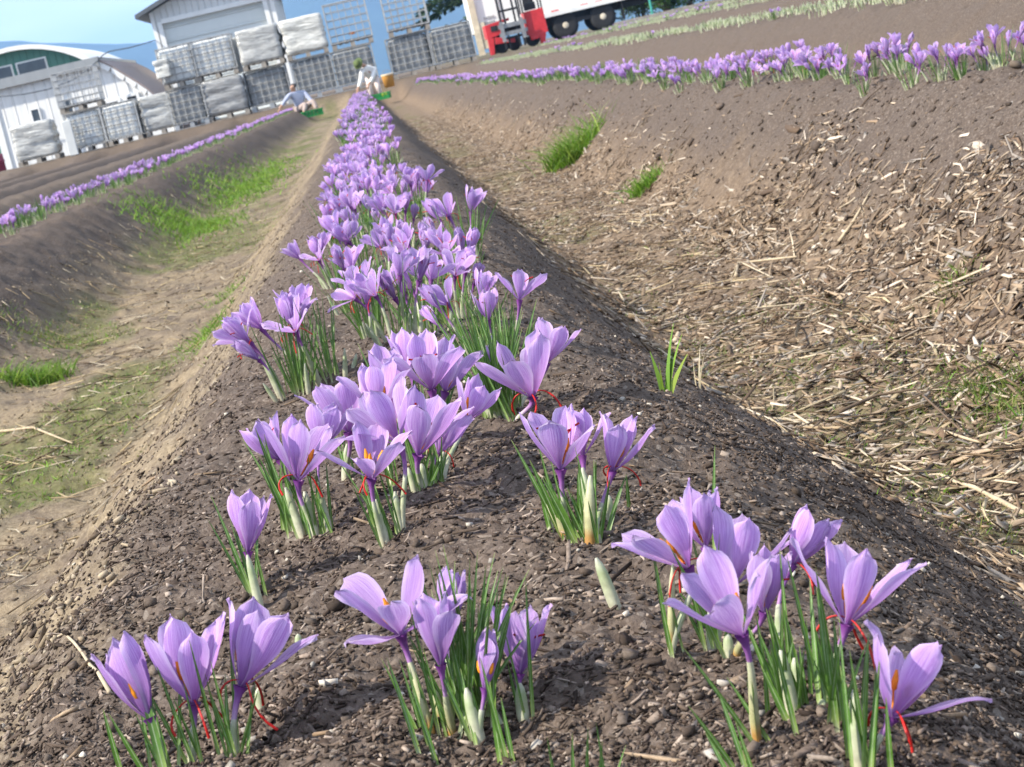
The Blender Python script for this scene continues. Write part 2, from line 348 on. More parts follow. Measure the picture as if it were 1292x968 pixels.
stuff('bed_crumbs', chips_mesh('bed_crumbs', x, y, RNG.gamma(1.5, 0.004, n) + 0.003, RNG.gamma(1.5, 0.0022, n) + 0.002, RNG.uniform(0.001, 0.003, n), palette(n, BARK[3:] + BARK[3:] + PALE[:1]), M['straw'], yaw=RNG.normal(1.8, .7, n)))
n = 42000; x, y = fan(n, 1.1, 22, -1.65, -0.30, 0.5); k = RNG.random(n) < (0.12 + 0.88 * sst(0.42, 0.6, fbm(x * 6, y * 6, 141, 3))) * (0.35 + 0.65 * sst(-0.42, -0.62, x)); x, y = x[k], y[k]; n = len(x)
stuff('clay_crumbs', chips_mesh('clay_crumbs', x, y, RNG.gamma(1.2, 0.0042, n) + 0.0016, RNG.gamma(1.3, 0.0022, n) + 0.0014, RNG.uniform(0.001, 0.005, n), palette(n, [(0.27, 0.21, 0.14), (0.20, 0.15, 0.097), (0.34, 0.275, 0.19), (0.14, 0.103, 0.07), (0.10, 0.075, 0.055), (0.38, 0.32, 0.235)]), M['straw']))
n = 6500; x, y = fan(n, 0.8, 11, -0.45, 0.62, 0.8); sz = RNG.gamma(1.3, 0.0010, n) + 0.0014
stuff('soil_clods', chips_mesh('soil_clods', x, y, sz * 1.4, sz, sz * RNG.uniform(.5, .9, n), palette(n, [(0.085, 0.064, 0.05), (0.12, 0.092, 0.073), (0.065, 0.048, 0.038), (0.15, 0.118, 0.094)], .3), M['chip'], tilt=0.5, taper=0.6, lift=.25))
n = 900; x, y = fan(n, 0.8, 10, -0.5, 0.6, 0.8)
stuff('bark_slivers', chips_mesh('bark_slivers', x, y, RNG.gamma(2, 0.007, n) + 0.008, RNG.gamma(1.5, 0.001, n) + 0.0012, RNG.uniform(0.0008, 0.0025, n), palette(n, BARK[2:] + PALE[:2], .3), M['chip'], tilt=0.25, bend=0.08, lift=.6))
# long straws in the furrows
n = 7500; x, y = fan(n, 1.3, 28, 0.38, 1.22, 0.5); k = RNG.random(n) < sst(1.2, .8, x) * sst(0.38, 0.60, x - 0.16 * sst(3.0, 2.2, y)) * (0.25 + .75 * sst(.4, .6, fbm(x * 3, y * 2.5, 131, 3))); x, y = x[k], y[k]; n = len(x); yw = np.where(RNG.random(n) < .3, RNG.uniform(0, PI, n), np.where(x > .85, RNG.normal(1.7, .45, n), RNG.normal(0.45, 0.8, n)))
stuff('loose_straw', chips_mesh('loose_straw', x, y, RNG.gamma(1.7, 0.042, n) + 0.03, RNG.gamma(1.5, .0015, n) + .0012, RNG.uniform(0.001, 0.003, n), palette(n, [(0.46, 0.37, 0.23), (0.34, 0.26, 0.165), (0.56, 0.47, 0.34), (0.20, 0.14, 0.085), (0.12, 0.085, 0.055)]), M['straw'], yaw=yw, lift=1.6, tilt=0.12, bend=0.06))
n = 7000; x, y = fan(n, 1.3, 24, -1.6, -0.45, 0.4); k = RNG.random(n) < sst(-0.5, -0.8, x) * (.3 + .7 * sst(.4, .6, fbm(x * 4, y * 2, 151, 3))); x, y = x[k], y[k]; n = len(x)
stuff('dry_stalks', chips_mesh('dry_stalks', x, y, RNG.gamma(2.0, 0.03, n) + 0.03, RNG.uniform(0.0015, 0.004, n), RNG.uniform(0.001, 0.003, n), palette(n, [(0.42, 0.34, 0.20), (0.30, 0.23, 0.14), (0.48, 0.42, 0.32), (0.14, 0.10, 0.065), (0.20, 0.15, 0.10)]), M['straw'], lift=1.5, tilt=0.15, bend=0.06))

def blades_arrays(base, dirs, ln, wd, cols, droop, seg=4):
    """base (n,3), dirs (n,3) unit: curved tapering blades"""
    n = len(base); side = np.cross(dirs, np.array([0, 0, 1.0])) + RNG.normal(0, 0.35, (n, 3)); side /= np.linalg.norm(side, axis=1)[:, None] + 1e-9
    hor = dirs.copy(); hor[:, 2] = 0; hor /= np.linalg.norm(hor, axis=1)[:, None] + 1e-6
    V = np.zeros((n, (seg + 1) * 2, 3))
    for i in range(seg + 1):
        s = i / seg; p = base + dirs * (ln * s)[:, None] + hor * (ln * droop * s * s)[:, None]; p[:, 2] -= ln * droop * 0.45 * s * s
        w = wd * (1 - 0.92 * s ** 1.6) * 0.5
        V[:, i * 2] = p - side * w[:, None]; V[:, i * 2 + 1] = p + side * w[:, None]
    fq = np.array([[2 * i, 2 * i + 1, 2 * i + 3, 2 * i + 2] for i in range(seg)])
    Fq = (fq[None] + (np.arange(n) * (seg + 1) * 2)[:, None, None]).reshape(-1, 4)
    return V.reshape(-1, 3), Fq, np.repeat(cols, (seg + 1) * 2, 0)
GREEN = [(0.13, 0.27, 0.022), (0.10, 0.21, 0.02), (0.18, 0.32, 0.035), (0.08, 0.16, 0.018), (0.22, 0.30, 0.05)]
OLIVE = [(0.13, 0.16, 0.03), (0.18, 0.19, 0.05), (0.09, 0.13, 0.02), (0.24, 0.22, 0.09)]
def grass_patch(name, x, y, hmin, hmax, cs, wd=0.003, spread=0.45):
    n = len(x); z = ground_z(x, y); b = np.stack([x, y, z - 0.003], 1)
    d = np.stack([RNG.normal(0, spread, n), RNG.normal(0, spread, n), np.ones(n)], 1); d /= np.linalg.norm(d, axis=1)[:, None]
    V, Fq, C = blades_arrays(b, d, RNG.uniform(hmin, hmax, n), RNG.uniform(0.6, 1.3, n) * wd, palette(n, cs), RNG.uniform(0.1, 0.7, n), 3)
    return np_mesh(name, V, Fq, M['blade'], col=C, smooth=True)
x, y = fan(90000, 1.8, 34, -1.45, -0.55, 0.25); nzv = fbm(x * 2.2, y * 1.1, 81, 4) - 0.10 * sst(-0.95, -0.55, x); k = nzv > 0.50 + 0.13 * RNG.random(len(x)); x, y = x[k][:20000], y[k][:20000]
stuff('short_grass', grass_patch('short_grass', x, y, 0.006, 0.028, GREEN[1:] + OLIVE, 0.0032))
x, y = fan(16000, 1.6, 9, 0.45, 0.95, 0.4); k = fbm(x * 3.2, y * 1.3, 91, 4) > 0.50 + 0.16 * RNG.random(len(x)); x, y = x[k], y[k]
stuff('thin_grass', grass_patch('thin_grass', x, y, 0.006, 0.024, OLIVE + GREEN[:1], 0.0025))
def tuft(px, py, n, rx, ry, h, label, cs=GREEN, wd=0.004, cat='grass tuft', loose=False):
    c = ground_px(px, py); x = c[0] + RNG.normal(0, rx, n); y = c[1] + RNG.normal(0, ry, n)
    me = grass_patch('grass_tuft', x, y, h * 0.45, h, cs, wd, 0.35)
    if loose: return stuff('grass', me)
    v = np.zeros(len(me.vertices) * 3, np.float32); me.vertices.foreach_get('co', v); v = v.reshape(-1, 3) - c; me.vertices.foreach_set('co', v.ravel().astype(np.float32)); me.update()
    tag(link('grass_tuft', me, None, c), label, cat)
tuft(724, 203, 800, 0.075, 0.05, 0.22, 'large bright green grass tuft on the litter covered flank, highest up of the tufts', wd=0.006)
tuft(815, 242, 380, 0.032, 0.03, 0.10, 'small bright green grass tuft in the wood litter, just below the largest tuft', wd=0.005)
tuft(47, 486, 700, 0.055, 0.035, 0.11, 'round bright green grass tuft at the left edge of the mossy furrow', wd=0.004)
tuft(1205, 362, 90, 0.03, 0.04, 0.045, 'sparse little grass tuft in the wood litter near the right picture edge', OLIVE + GREEN[:2], 0.0035)
tuft(1275, 505, 900, 0.05, 0.16, 0.04, '', OLIVE + GREEN[:2], 0.003, loose=True)
tuft(262, 425, 700, 0.05, 0.22, 0.04, '', GREEN, 0.0035, loose=True)
tuft(285, 375, 300, 0.04, 0.2, 0.035, '', GREEN, 0.0035, loose=True)
tuft(238, 288, 3000, 0.17, 0.6, 0.075, '', GREEN, 0.006, loose=True)
tuft(300, 245, 2300, 0.17, 1.3, 0.07, '', GREEN, 0.009, loose=True)
tuft(335, 222, 1700, 0.17, 2.2, 0.07, '', GREEN, 0.010, loose=True)
tuft(60, 430, 900, 0.15, 0.2, 0.03, '', OLIVE + GREEN[:2], 0.004, loose=True)
tuft(380, 562+20, 40, 0.02, 0.02, 0.02, 'tiny pale green sprout on the bare flank beside the crocus row', OLIVE, 0.002) if False else None
tuft(180, 575, 60, 0.025, 0.03, 0.022, 'tiny thin grass sprout on the pale crumbly flank of the bed', OLIVE, 0.002)
# young broad-bladed seedling and a dry stem beside it
def seedling(px, py, tips, label, cs, wd):
    c = ground_px(px, py); d0 = depth_of(c)
    b = np.array([[0, 0, -0.003]] * len(tips), float) + RNG.normal(0, 0.002, (len(tips), 3)) * [1, 1, 0]
    tp = np.array([at_depth(tx, ty, d0) - c for tx, ty in tips]); dv = tp - b; ln = np.linalg.norm(dv, axis=1)
    V, Fq, C = blades_arrays(b, dv / ln[:, None], ln, np.full(len(tips), wd), palette(len(tips), cs), np.full(len(tips), 0.15), 5)
    tag(link('grass_seedling', np_mesh('grass_seedling', V, Fq, M['blade'], col=C, smooth=True), None, c), label, 'seedling')
seedling(838, 486, [(826, 420), (838, 405), (848, 420), (842, 440), (858, 445), (822, 440), (830, 455)], 'upright broad bladed grass seedling on the shoulder of the bare bed', GREEN + [(0.3, 0.4, 0.06)], 0.008)
seedling(880, 492, [(878, 434), (884, 440), (872, 452)], 'dry pale grass stem beside the green seedling on the bed shoulder', [(0.42, 0.36, 0.24)], 0.004)
def stick(pts, r, label, mat, drop=0.006):
    ps = []
    for px, py in pts: p = ground_px(px, py); p[2] += drop; ps.append(p)
    c = ps[0].copy(); mid = []
    for a, b in zip(ps[:-1], ps[1:]):
        for k in range(4):
            q = a + (b - a) * k / 4; q[2] = max(q[2], gz(q[0], q[1]) + drop * 0.6); mid.append(q - c)
    mid.append(ps[-1] - c); rr = [r * (1 - 0.6 * i / (len(mid) - 1)) * random.uniform(0.85, 1.15) for i in range(len(mid))]
    tag(MB().tube(mid, rr, 6).build('dry_stalk', mat, None, True), label, 'dry stalk').location = [float(v) for v in c]
M['stalk'] = simple('dry_stalk', (0.42, 0.34, 0.23), 0.8, 0, 0.3, 40); M['bark'] = simple('twig_bark', (0.13, 0.09, 0.06), 0.9, 0, 0.35, 30)
stick([(1060, 312), (1078, 285), (1100, 247)], 0.006, 'pale dry stalk lying across the upper flank of the litter covered furrow', M['stalk'])
stick([(930, 355), (932, 336), (1005, 322)], 0.006, 'bent pale stalk lying in the middle of the wood litter', M['stalk'])
stick([(1292, 648), (1230, 622), (1150, 590), (1130, 584)], 0.004, 'long straight pale straw along the foot of the dark bed flank', M['stalk'])
stick([(1180, 545), (1230, 560), (1292, 568)], 0.0035, 'thin pale straw beside the yellow green grass patch', M['stalk'])
stick([(1065, 545), (1110, 520), (1160, 512), (1215, 555)], 0.0035, 'dark thin arching twig at the foot of the bare bed', M['bark'], 0.02)
stick([(0, 545), (45, 552), (92, 562)], 0.005, 'long brown stem lying in the mossy furrow at the left edge', M['stalk'])
stick([(140, 880), (98, 828), (60, 815)], 0.0016, 'thin curved dry straw beside the bottom left crocus clump', M['stalk'])

# ------------------------------------------------------------------ saffron crocuses
class Acc:
    def __init__(s): s.V = []; s.F = []; s.U = []; s.I = []; s.n = 0
    def add(s, V, Fq, U, mi=0):
        s.V.append(np.asarray(V, float)); s.F.append(np.asarray(Fq) + s.n); s.U.append(np.asarray(U, float)); s.I.append(np.full(len(Fq), mi)); s.n += len(V); return s
    def mesh(s, name, mats):
        me = np_mesh(name, np.concatenate(s.V), np.concatenate(s.F), None, uv=np.concatenate(s.U), smooth=True)
        for m in mats: me.materials.append(m)
        if len(mats) > 1: me.polygons.foreach_set('material_index', np.concatenate(s.I).astype(np.int32))
        return me
def grid_faces(a, b): return np.array([[i * b + j, i * b + j + 1, (i + 1) * b + j + 1, (i + 1) * b + j] for i in range(a - 1) for j in range(b - 1)])
def frame_z(A, spin=0.0):
    A = np.asarray(A, float); A = A / np.linalg.norm(A); ref = np.array([0.12, -1, 0.05]) if abs(A[1]) < 0.95 else np.array([1.0, 0, 0])
    x = np.cross(ref, A); x /= np.linalg.norm(x); y = np.cross(A, x)
    c, s = math.cos(spin), math.sin(spin); return np.stack([x * c + y * s, y * c - x * s, A], 1)
WS = np.array([0, .10, .22, .38, .55, .70, .82, .91, .97, 1.0]); WV = np.array([.15, .21, .37, .66, .92, 1.0, .91, .71, .46, .08])
def petal(L, W, opn, phi, inner, rnd, ns=11, nt=7):
    s = np.linspace(0, 1, ns) ** 0.92; tt = np.linspace(-1, 1, nt)
    bul = R(15 if opn < R(30) else 9) * rnd.uniform(0.7, 1.3)
    th = opn * (0.85 + 0.3 * s) + bul * np.cos(PI * s) - R(4) * s + R(rnd.uniform(-16, 20)) * np.clip(s - 0.7, 0, 1) * 3.5
    ds = np.diff(s, prepend=0) * L
    r = 0.0016 + np.cumsum(np.sin(th) * ds); z = np.cumsum(np.cos(th) * ds)
    w = np.interp(s, WS, WV) * W / 2
    cup = rnd.uniform(0.30, 0.50) * (1.0 - 0.35 * s); tw = R(rnd.uniform(-24, 24)); ph = rnd.uniform(0, 6); skew = rnd.uniform(-.12, .12)
    V = np.zeros((ns, nt, 3)); U = np.zeros((ns, nt, 2))
    for j, t in enumerate(tt):
        lat = w * t; inw = cup * w * (t * t) + 0.0019 * np.sin(ph + 6.5 * s + 2.1 * t) * (abs(t) ** 1.5) * s + 0.0006 * np.sin(ph * 2 + 5.5 * t + 2 * s) * s - 0.0006 * (1 - t * t) * s
        inw = inw + lat * np.sin(tw * s)
        rr = r - inw * np.cos(th); zz = z + inw * np.sin(th) - L * 0.05 * t * t * s ** 4
        V[:, j, 0] = rr; V[:, j, 1] = lat + skew * L * s * s * 0.5; V[:, j, 2] = zz; U[:, j, 0] = t; U[:, j, 1] = s
    c, sn = math.cos(phi), math.sin(phi); x = V[..., 0] * c - V[..., 1] * sn; y = V[..., 0] * sn + V[..., 1] * c
    return np.stack([x, y, V[..., 2]], -1).reshape(-1, 3), grid_faces(ns, nt), U.reshape(-1, 2)
def tube_uv(P, rad, seg=7, v0=0.0, v1=1.0, flat=1.0):
    P = np.asarray(P, float); k = len(P); T = np.gradient(P, axis=0); T /= np.linalg.norm(T, axis=1)[:, None] + 1e-12
    ref = np.array([0.2, 0.95, 0.1]); A = np.cross(T, ref); A /= np.linalg.norm(A, axis=1)[:, None]; B = np.cross(T, A)
    a = np.linspace(0, 2 * PI, seg + 1); rad = np.broadcast_to(rad, (k,))
    V = P[:, None] + (A[:, None] * np.cos(a)[None, :, None] + B[:, None] * np.sin(a)[None, :, None] * flat) * rad[:, None, None]
    U = np.stack(np.broadcast_arrays(np.linspace(-1, 1, seg + 1)[None, :], np.linspace(v0, v1, k)[:, None]), -1)
    return V.reshape(-1, 3), grid_faces(k, seg + 1), U.reshape(-1, 2)
def bez(a, b, c, d, n):
    t = np.linspace(0, 1, n)[:, None]; return a * (1 - t) ** 3 + 3 * b * t * (1 - t) ** 2 + 3 * c * t * t * (1 - t) + d * t ** 3
def stem_path(base, T, A, n=12):
    h = np.linalg.norm(T - base); A = np.asarray(A) / np.linalg.norm(A)
    up = np.array([0, 0, 1.0]) * 0.5 + (T - base) / max(h, 1e-6) * 0.5
    return bez(base, base + up * h * 0.45, T - A * h * 0.35, T, n)
def stem_geo(path, L): 
    k = np.linspace(0, 1, len(path)); rad = 0.0019 * (1 - 0.25 * np.sin(PI * k)) + 0.0022 * np.clip((k - 0.82) / 0.18, 0, 1) ** 2
    return tube_uv(path, rad * L / 0.047, 7)
def sheath_geo(path, frac, r, lean=None):
    k = max(5, int(len(path) * frac)); t = np.linspace(0, frac, 8); idx = np.linspace(0, 1, len(path))
    P = np.stack([np.interp(t, idx, path[:, i]) for i in range(3)], 1); kk = np.linspace(0, 1, 8)
    return tube_uv(P, r * (0.85 + 0.25 * np.sin(PI * kk ** 0.7)) * (1 - 0.25 * kk), 7)
def leaf_geo(base, tip, wd, bow, rnd, n=9):
    base = np.asarray(base, float); tip = np.asarray(tip, float); h = np.linalg.norm(tip - base); d = (tip - base) / h
    out = np.array([d[0], d[1], 0.0]) + 1e-6; up = np.array([0, 0, 1.0])
    mid = base + d * h * 0.5 + up * h * bow * 0.5 - out * h * bow * 0.3
    t = np.linspace(0, 1, n)[:, None]; P = base * (1 - t) ** 2 + 2 * mid * t * (1 - t) + tip * t * t
    side = np.cross(d, np.array([rnd.gauss(0, .5), -1.0, rnd.gauss(0, .3)])); side /= np.linalg.norm(side); nr = np.cross(side, d)
    w = wd * 0.5 * np.clip(1.1 - t ** 2.5, 0.06, 1) * np.clip(0.75 + t * 2, 0, 1)
    V = np.stack([P - side * w + nr * w * 0.5, P, P + side * w + nr * w * 0.5], 1).reshape(-1, 3)
    U = np.stack(np.broadcast_arrays(np.array([-1, 0, 1.0])[None], t), -1).reshape(-1, 2)
    return V, grid_faces(n, 3), U
def stigma_geo(acc, T, fr, L, rnd, droop, mi=0):
    az0 = rnd.uniform(0, 6.28)
    for k in range(3):
        a = az0 + k * 2.1 + rnd.uniform(-.5, .5); out = fr @ np.array([math.cos(a), math.sin(a), 0])
        if droop:                                     # lolls out between two petals and hangs
            p0 = T + fr[:, 2] * L * 0.06; p1 = p0 + out * L * 0.16 + fr[:, 2] * L * rnd.uniform(.0, .1); w_ = np.array([rnd.gauss(0, .09), rnd.gauss(0, .09), 0]) * L; p2 = p1 + out * L * rnd.uniform(.1, .25) + np.array([0, 0, -L * rnd.uniform(.05, .2)]) + w_; p3 = p2 - out * L * rnd.uniform(-.15, .08) + np.array([0, 0, -L * rnd.uniform(.15, .32)]) - w_
        else:
            p0 = T + fr[:, 2] * L * 0.08; p1 = T + fr[:, 2] * L * 0.35; p2 = p1 + fr[:, 2] * L * 0.18 + out * L * 0.12; p3 = p2 + out * L * 0.22 + fr[:, 2] * L * 0.05
        acc.add(*tube_uv(bez(p0, p1, p2, p3, 9), np.linspace(0.0003, 0.00075, 9) * L / 0.047, 5), mi)
def anther_geo(acc, T, fr, L, rnd, mi=0):
    az0 = rnd.uniform(0, 6.28)
    for k in range(3):
        a = az0 + k * 2.094; o = fr @ np.array([math.cos(a), math.sin(a), 0]); b = T + fr[:, 2] * L * 0.08 + o * L * 0.03; m = b + fr[:, 2] * L * 0.16 + o * L * 0.07; e = m + fr[:, 2] * L * 0.20 + o * L * 0.06
        acc.add(*tube_uv(np.stack([b, m, m * 0.9 + e * 0.1, m * 0.5 + e * 0.5, e]), np.array([0.0005, 0.0005, 0.0015, 0.0017, 0.0006]) * L / 0.047, 6), mi)
def six(T, fr, L, opn, rnd, ns=11, nt=7, wob=15):
    out = []
    for k in range(6):
        inner = k % 2; o = max(R(1.5), opn * (0.80 if inner else 1.05) + R(rnd.uniform(-wob, wob)) * (0.4 + opn))
        V, Fq, U = petal(L * (0.93 if inner else 1.0) * rnd.uniform(0.94, 1.05), L * rnd.uniform(0.32, 0.42), o, k * PI / 3 + rnd.uniform(-.2, .2), inner, rnd, ns, nt)
        out.append((V @ fr.T + T, Fq, U))
    return out

GROUP = 'saffron crocus clumps planted along the raised beds'
ALLPTS = []
def hero(label, base_px, flowers, leaves=(), tufts=(), sheaths=()):
    c = ground_px(*base_px); d0 = depth_of(c); root = tag(empty('crocus_clump', c), label, 'crocus', GROUP)
    rnd = random.Random(int(base_px[0] * 7 + base_px[1]))
    loc = lambda p: np.asarray(p) - c
    for f in flowers:
        tx, ty, ax, ay, Lp, op, fc, bx, by = f[:9]; dz = f[9] if len(f) > 9 else 0.0; sg = f[10] if len(f) > 10 else rnd.choice([0, 1, 0, 1, 2])
        b = ground_px(bx, by); b[2] -= 0.004; d = depth_of(b) * 0.6 + d0 * 0.4 + dz; L = Lp * d / F / (math.cos(R(fc)) ** 0.5)
        T = at_depth(tx, ty, d); v = CR * (ax - tx) - CU * (ay - ty); A = v / np.linalg.norm(v) * math.cos(R(fc)) - fwd * math.sin(R(fc))
        fr = frame_z(A, rnd.uniform(0, 1.05))
        path = stem_path(loc(b), loc(T), A); a = Acc().add(*stem_geo(path, L)); fo = link('flower', a.mesh('flower', [M['tube']]), root)
        for V, Fq, U in six(loc(T), fr, L, R(op), rnd): link('petal', Acc().add(V, Fq, U).mesh('petal', [M['petal']]), fo)
        an = Acc(); anther_geo(an, loc(T), fr, L, rnd); link('stamens', an.mesh('stamens', [M['anther']]), fo)
        if sg: st = Acc(); stigma_geo(st, loc(T), fr, L, rnd, sg == 2); link('stigma', st.mesh('stigma', [M['stigma']]), fo)
        sh = Acc().add(*sheath_geo(path, rnd.uniform(0.55, 0.78), 0.0025)); link('sheath', sh.mesh('sheath', [M['sheath_brown' if rnd.random() < 0.12 else 'sheath']]), root)
    for (bx, by, tx, ty, wpx, brown) in sheaths:
        b = ground_px(bx, by); b[2] -= 0.004; d = depth_of(b); p = np.linspace(loc(b), loc(at_depth(tx, ty, d)), 8) + np.array([0, 0, 1]) * (np.sin(np.linspace(0, PI, 8)) * 0.002)[:, None]
        link('sheath', Acc().add(*tube_uv(p, wpx * d / F / 2 * np.array([.9, 1.05, 1.1, 1.05, 1, .9, .7, .25]), 8)).mesh('sheath', [M['sheath_brown' if brown else 'sheath']]), root)
    la = Acc()
    for (bx, by, tx, ty, wpx) in leaves:
        b = ground_px(bx, by); d = depth_of(b); la.add(*leaf_geo(loc(b) - [0, 0, .004], loc(at_depth(tx, ty, d + rnd.uniform(-.015, .015))), wpx * d / F, rnd.uniform(0.02, 0.12), rnd))
    for (bx, by, tx, ty, sp, n, wpx) in tufts:                       # a sheaf of leaves fanning from the base to around (tx, ty)
        b = ground_px(bx, by); d = depth_of(b)
        for k in range(n):
            bb = loc(b) + [rnd.gauss(0, .006), rnd.gauss(0, .006), -.004]; q = rnd.uniform(0.72, 1.08)
            px = bx + (tx - bx) * q + rnd.gauss(0, sp); py = by + (ty - by) * q + rnd.gauss(0, sp * 0.35)
            la.add(*leaf_geo(bb, loc(at_depth(px, py, d + rnd.gauss(0, .02))), wpx * d / F * rnd.uniform(.75, 1.2), rnd.uniform(0.0, 0.12), rnd))
    for f in flowers:
        b = ground_px(f[7], f[8]); d = depth_of(b)
        for k in range(rnd.randint(3, 5)):
            bb = loc(b) + [rnd.gauss(0, .004), rnd.gauss(0, .004), -.004]; a_ = rnd.uniform(0, 6.28); h_ = rnd.uniform(.035, .085); o_ = abs(rnd.gauss(0, .22))
            la.add(*leaf_geo(bb, bb + np.array([h_ * o_ * math.cos(a_), h_ * o_ * math.sin(a_), h_]), rnd.uniform(.0017, .0028), .06, rnd))
    if la.n: link('leaves', la.mesh('leaves', [M['leaf']]), root)
    return root

#    (throat x, y, towards x, y, petal px, open deg, turned to the viewer deg, stem foot x, y [, depth shift, stigma 0/1/2])
hero('three flowered lilac crocus clump nearest the bottom left corner, with orange stamens showing', (246, 985), [
    (188, 906, 142, 812, 113, 11, -5, 214, 1002, -.01, 0), (244, 888, 230, 770, 122, 27, 8, 246, 985, 0, 2), (304, 866, 338, 752, 120, 33, 0, 297, 970, .01, 2)],
    [(215, 1005, 170, 830, 11), (222, 1000, 178, 845, 9), (196, 1000, 137, 900, 9), (290, 965, 284, 850, 6), (300, 968, 326, 870, 6), (312, 965, 322, 858, 5), (158, 990, 130, 895, 8), (260, 985, 232, 862, 5)],
    [], [(331, 905, 326, 868, 12, 0), (378, 822, 376, 800, 10, 0)])
hero('lilac crocus clump with a dense tuft of leaves and a closed bud', (592, 925), [
    (505, 800, 476, 706, 102, 50, 30, 548, 940, .0, 0), (556, 838, 543, 745, 95, 20, 10, 572, 930, -.02, 0), (612, 868, 618, 792, 76, 5, 0, 603, 940, -.01, 0), (655, 850, 663, 745, 96, 24, 5, 660, 910, .03, 1), (566, 790, 572, 720, 78, 12, 0, 580, 915, .05, 0)],
    [(532, 965, 488, 830, 7), (545, 955, 512, 835, 6), (552, 965, 520, 870, 6), (630, 960, 618, 860, 8), (640, 960, 606, 830, 7), (600, 935, 566, 790, 9), (648, 965, 632, 880, 6), (540, 960, 552, 880, 5)],
    [(594, 928, 600, 700, 34, 26, 6.5), (580, 925, 580, 730, 26, 10, 6)], [(606, 938, 588, 868, 16, 0), (660, 910, 656, 862, 15, 0), (563, 928, 548, 870, 10, 1)])
hero('single pale striped crocus with narrow leaves alone on the left side of the bed', (322, 756), [(313, 696, 313, 615, 82, 17, 0, 326, 762, 0, 0)],
    [(322, 762, 266, 625, 5), (320, 760, 277, 650, 6), (326, 762, 290, 655, 5), (318, 758, 262, 655, 4), (326, 760, 296, 668, 7)], [], [(327, 764, 312, 700, 11, 0)])
hero('crocus clump of cupped lilac flowers on curved white sheaths left of the row middle', (396, 692), [
    (352, 580, 316, 532, 64, 26, 0, 376, 690, .02, 1), (377, 606, 388, 518, 92, 30, 6, 404, 690, -.01, 2), (404, 566, 414, 510, 66, 26, 0, 416, 686, .05, 0)],
    [(376, 690, 322, 540, 7), (380, 692, 332, 555, 6), (372, 688, 326, 575, 6), (410, 688, 398, 600, 6), (392, 690, 372, 610, 6), (384, 690, 340, 600, 5)],
    [(380, 688, 345, 560, 14, 7, 5)], [(402, 692, 384, 620, 13, 0), (418, 688, 400, 610, 12, 0), (386, 692, 360, 615, 11, 0), (436, 618, 438, 560, 8, 0)])
hero('tall wide open crocus on a dark purple stem in front of the crowded flowers', (494, 692), [
    (469, 604, 472, 540, 82, 46, 14, 487, 698, -.02, 2), (503, 558, 470, 490, 86, 42, 10, 512, 690, .0, 0)],
    [(480, 692, 455, 590, 7), (492, 692, 470, 600, 6), (508, 690, 492, 610, 6)], [], [(490, 698, 474, 630, 10, 0), (510, 692, 498, 620, 10, 0)])
hero('crowded crocus clump with four open lilac flowers in the middle of the row', (542, 640), [
    (440, 545, 424, 470, 86, 38, 5, 440, 620, .03, 0), (528, 574, 547, 480, 102, 36, 8, 538, 642, -.02, 1), (553, 572, 572, 520, 66, 32, 0, 548, 636, .03, 2), (590, 530, 612, 470, 62, 30, 0, 560, 625, .07, 0), (480, 520, 476, 460, 74, 38, 0, 500, 630, .06, 0)],
    [(535, 640, 520, 570, 6), (545, 640, 560, 575, 5), (525, 640, 505, 580, 6)], [(545, 636, 545, 560, 16, 8, 5)], [(540, 642, 532, 585, 11, 0), (552, 628, 560, 570, 9, 0), (528, 640, 515, 590, 8, 0)])
hero('big lilac crocus clump crossed by thin leaves, behind the crowded middle flowers', (528, 585), [
    (496, 500, 478, 432, 74, 34, 5, 515, 590, .0, 0), (545, 492, 530, 420, 80, 36, 10, 535, 588, -.02, 1), (562, 494, 578, 432, 74, 36, 4, 548, 580, .02, 0), (520, 470, 512, 412, 62, 30, 0, 530, 575, .08, 0)],
    [], [(520, 580, 490, 440, 28, 14, 4.5), (545, 575, 560, 440, 26, 10, 4)])
hero('spreading lilac crocus clump with a red stigma hanging out beside a large leaf tuft', (640, 532), [
    (672, 502, 655, 414, 94, 38, 8, 650, 535, -.02, 2), (690, 458, 696, 405, 62, 30, 0, 655, 520, .06, 0), (640, 470, 615, 440, 50, 26, 0, 640, 525, .04, 0)],
    [], [(632, 528, 590, 400, 30, 42, 4.5), (640, 520, 640, 380, 30, 26, 4.2), (620, 525, 610, 450, 20, 12, 5)], [(628, 530, 606, 505, 12, 0)])
hero('crocus clump with orange brown sheath bases and a fallen white sheath beside it', (742, 702), [
    (708, 592, 706, 506, 94, 33, 8, 722, 697, 0, 1), (773, 594, 790, 528, 80, 34, 2, 752, 706, .02, 2), (735, 575, 728, 508, 66, 26, 0, 742, 695, .05, 0)],
    [(715, 695, 645, 555, 6), (718, 697, 668, 580, 8), (724, 698, 690, 600, 8), (744, 705, 752, 580, 12), (738, 700, 730, 590, 8), (756, 700, 770, 600, 7), (765, 690, 790, 600, 6), (700, 692, 680, 610, 7), (792, 640, 790, 598, 5)],
    [(735, 700, 700, 600, 24, 8, 6)], [(782, 783, 752, 704, 15, 0), (722, 697, 690, 630, 14, 1), (748, 708, 745, 600, 15, 1), (756, 700, 735, 590, 14, 0), (775, 680, 768, 625, 10, 0), (700, 694, 690, 640, 8, 0)])
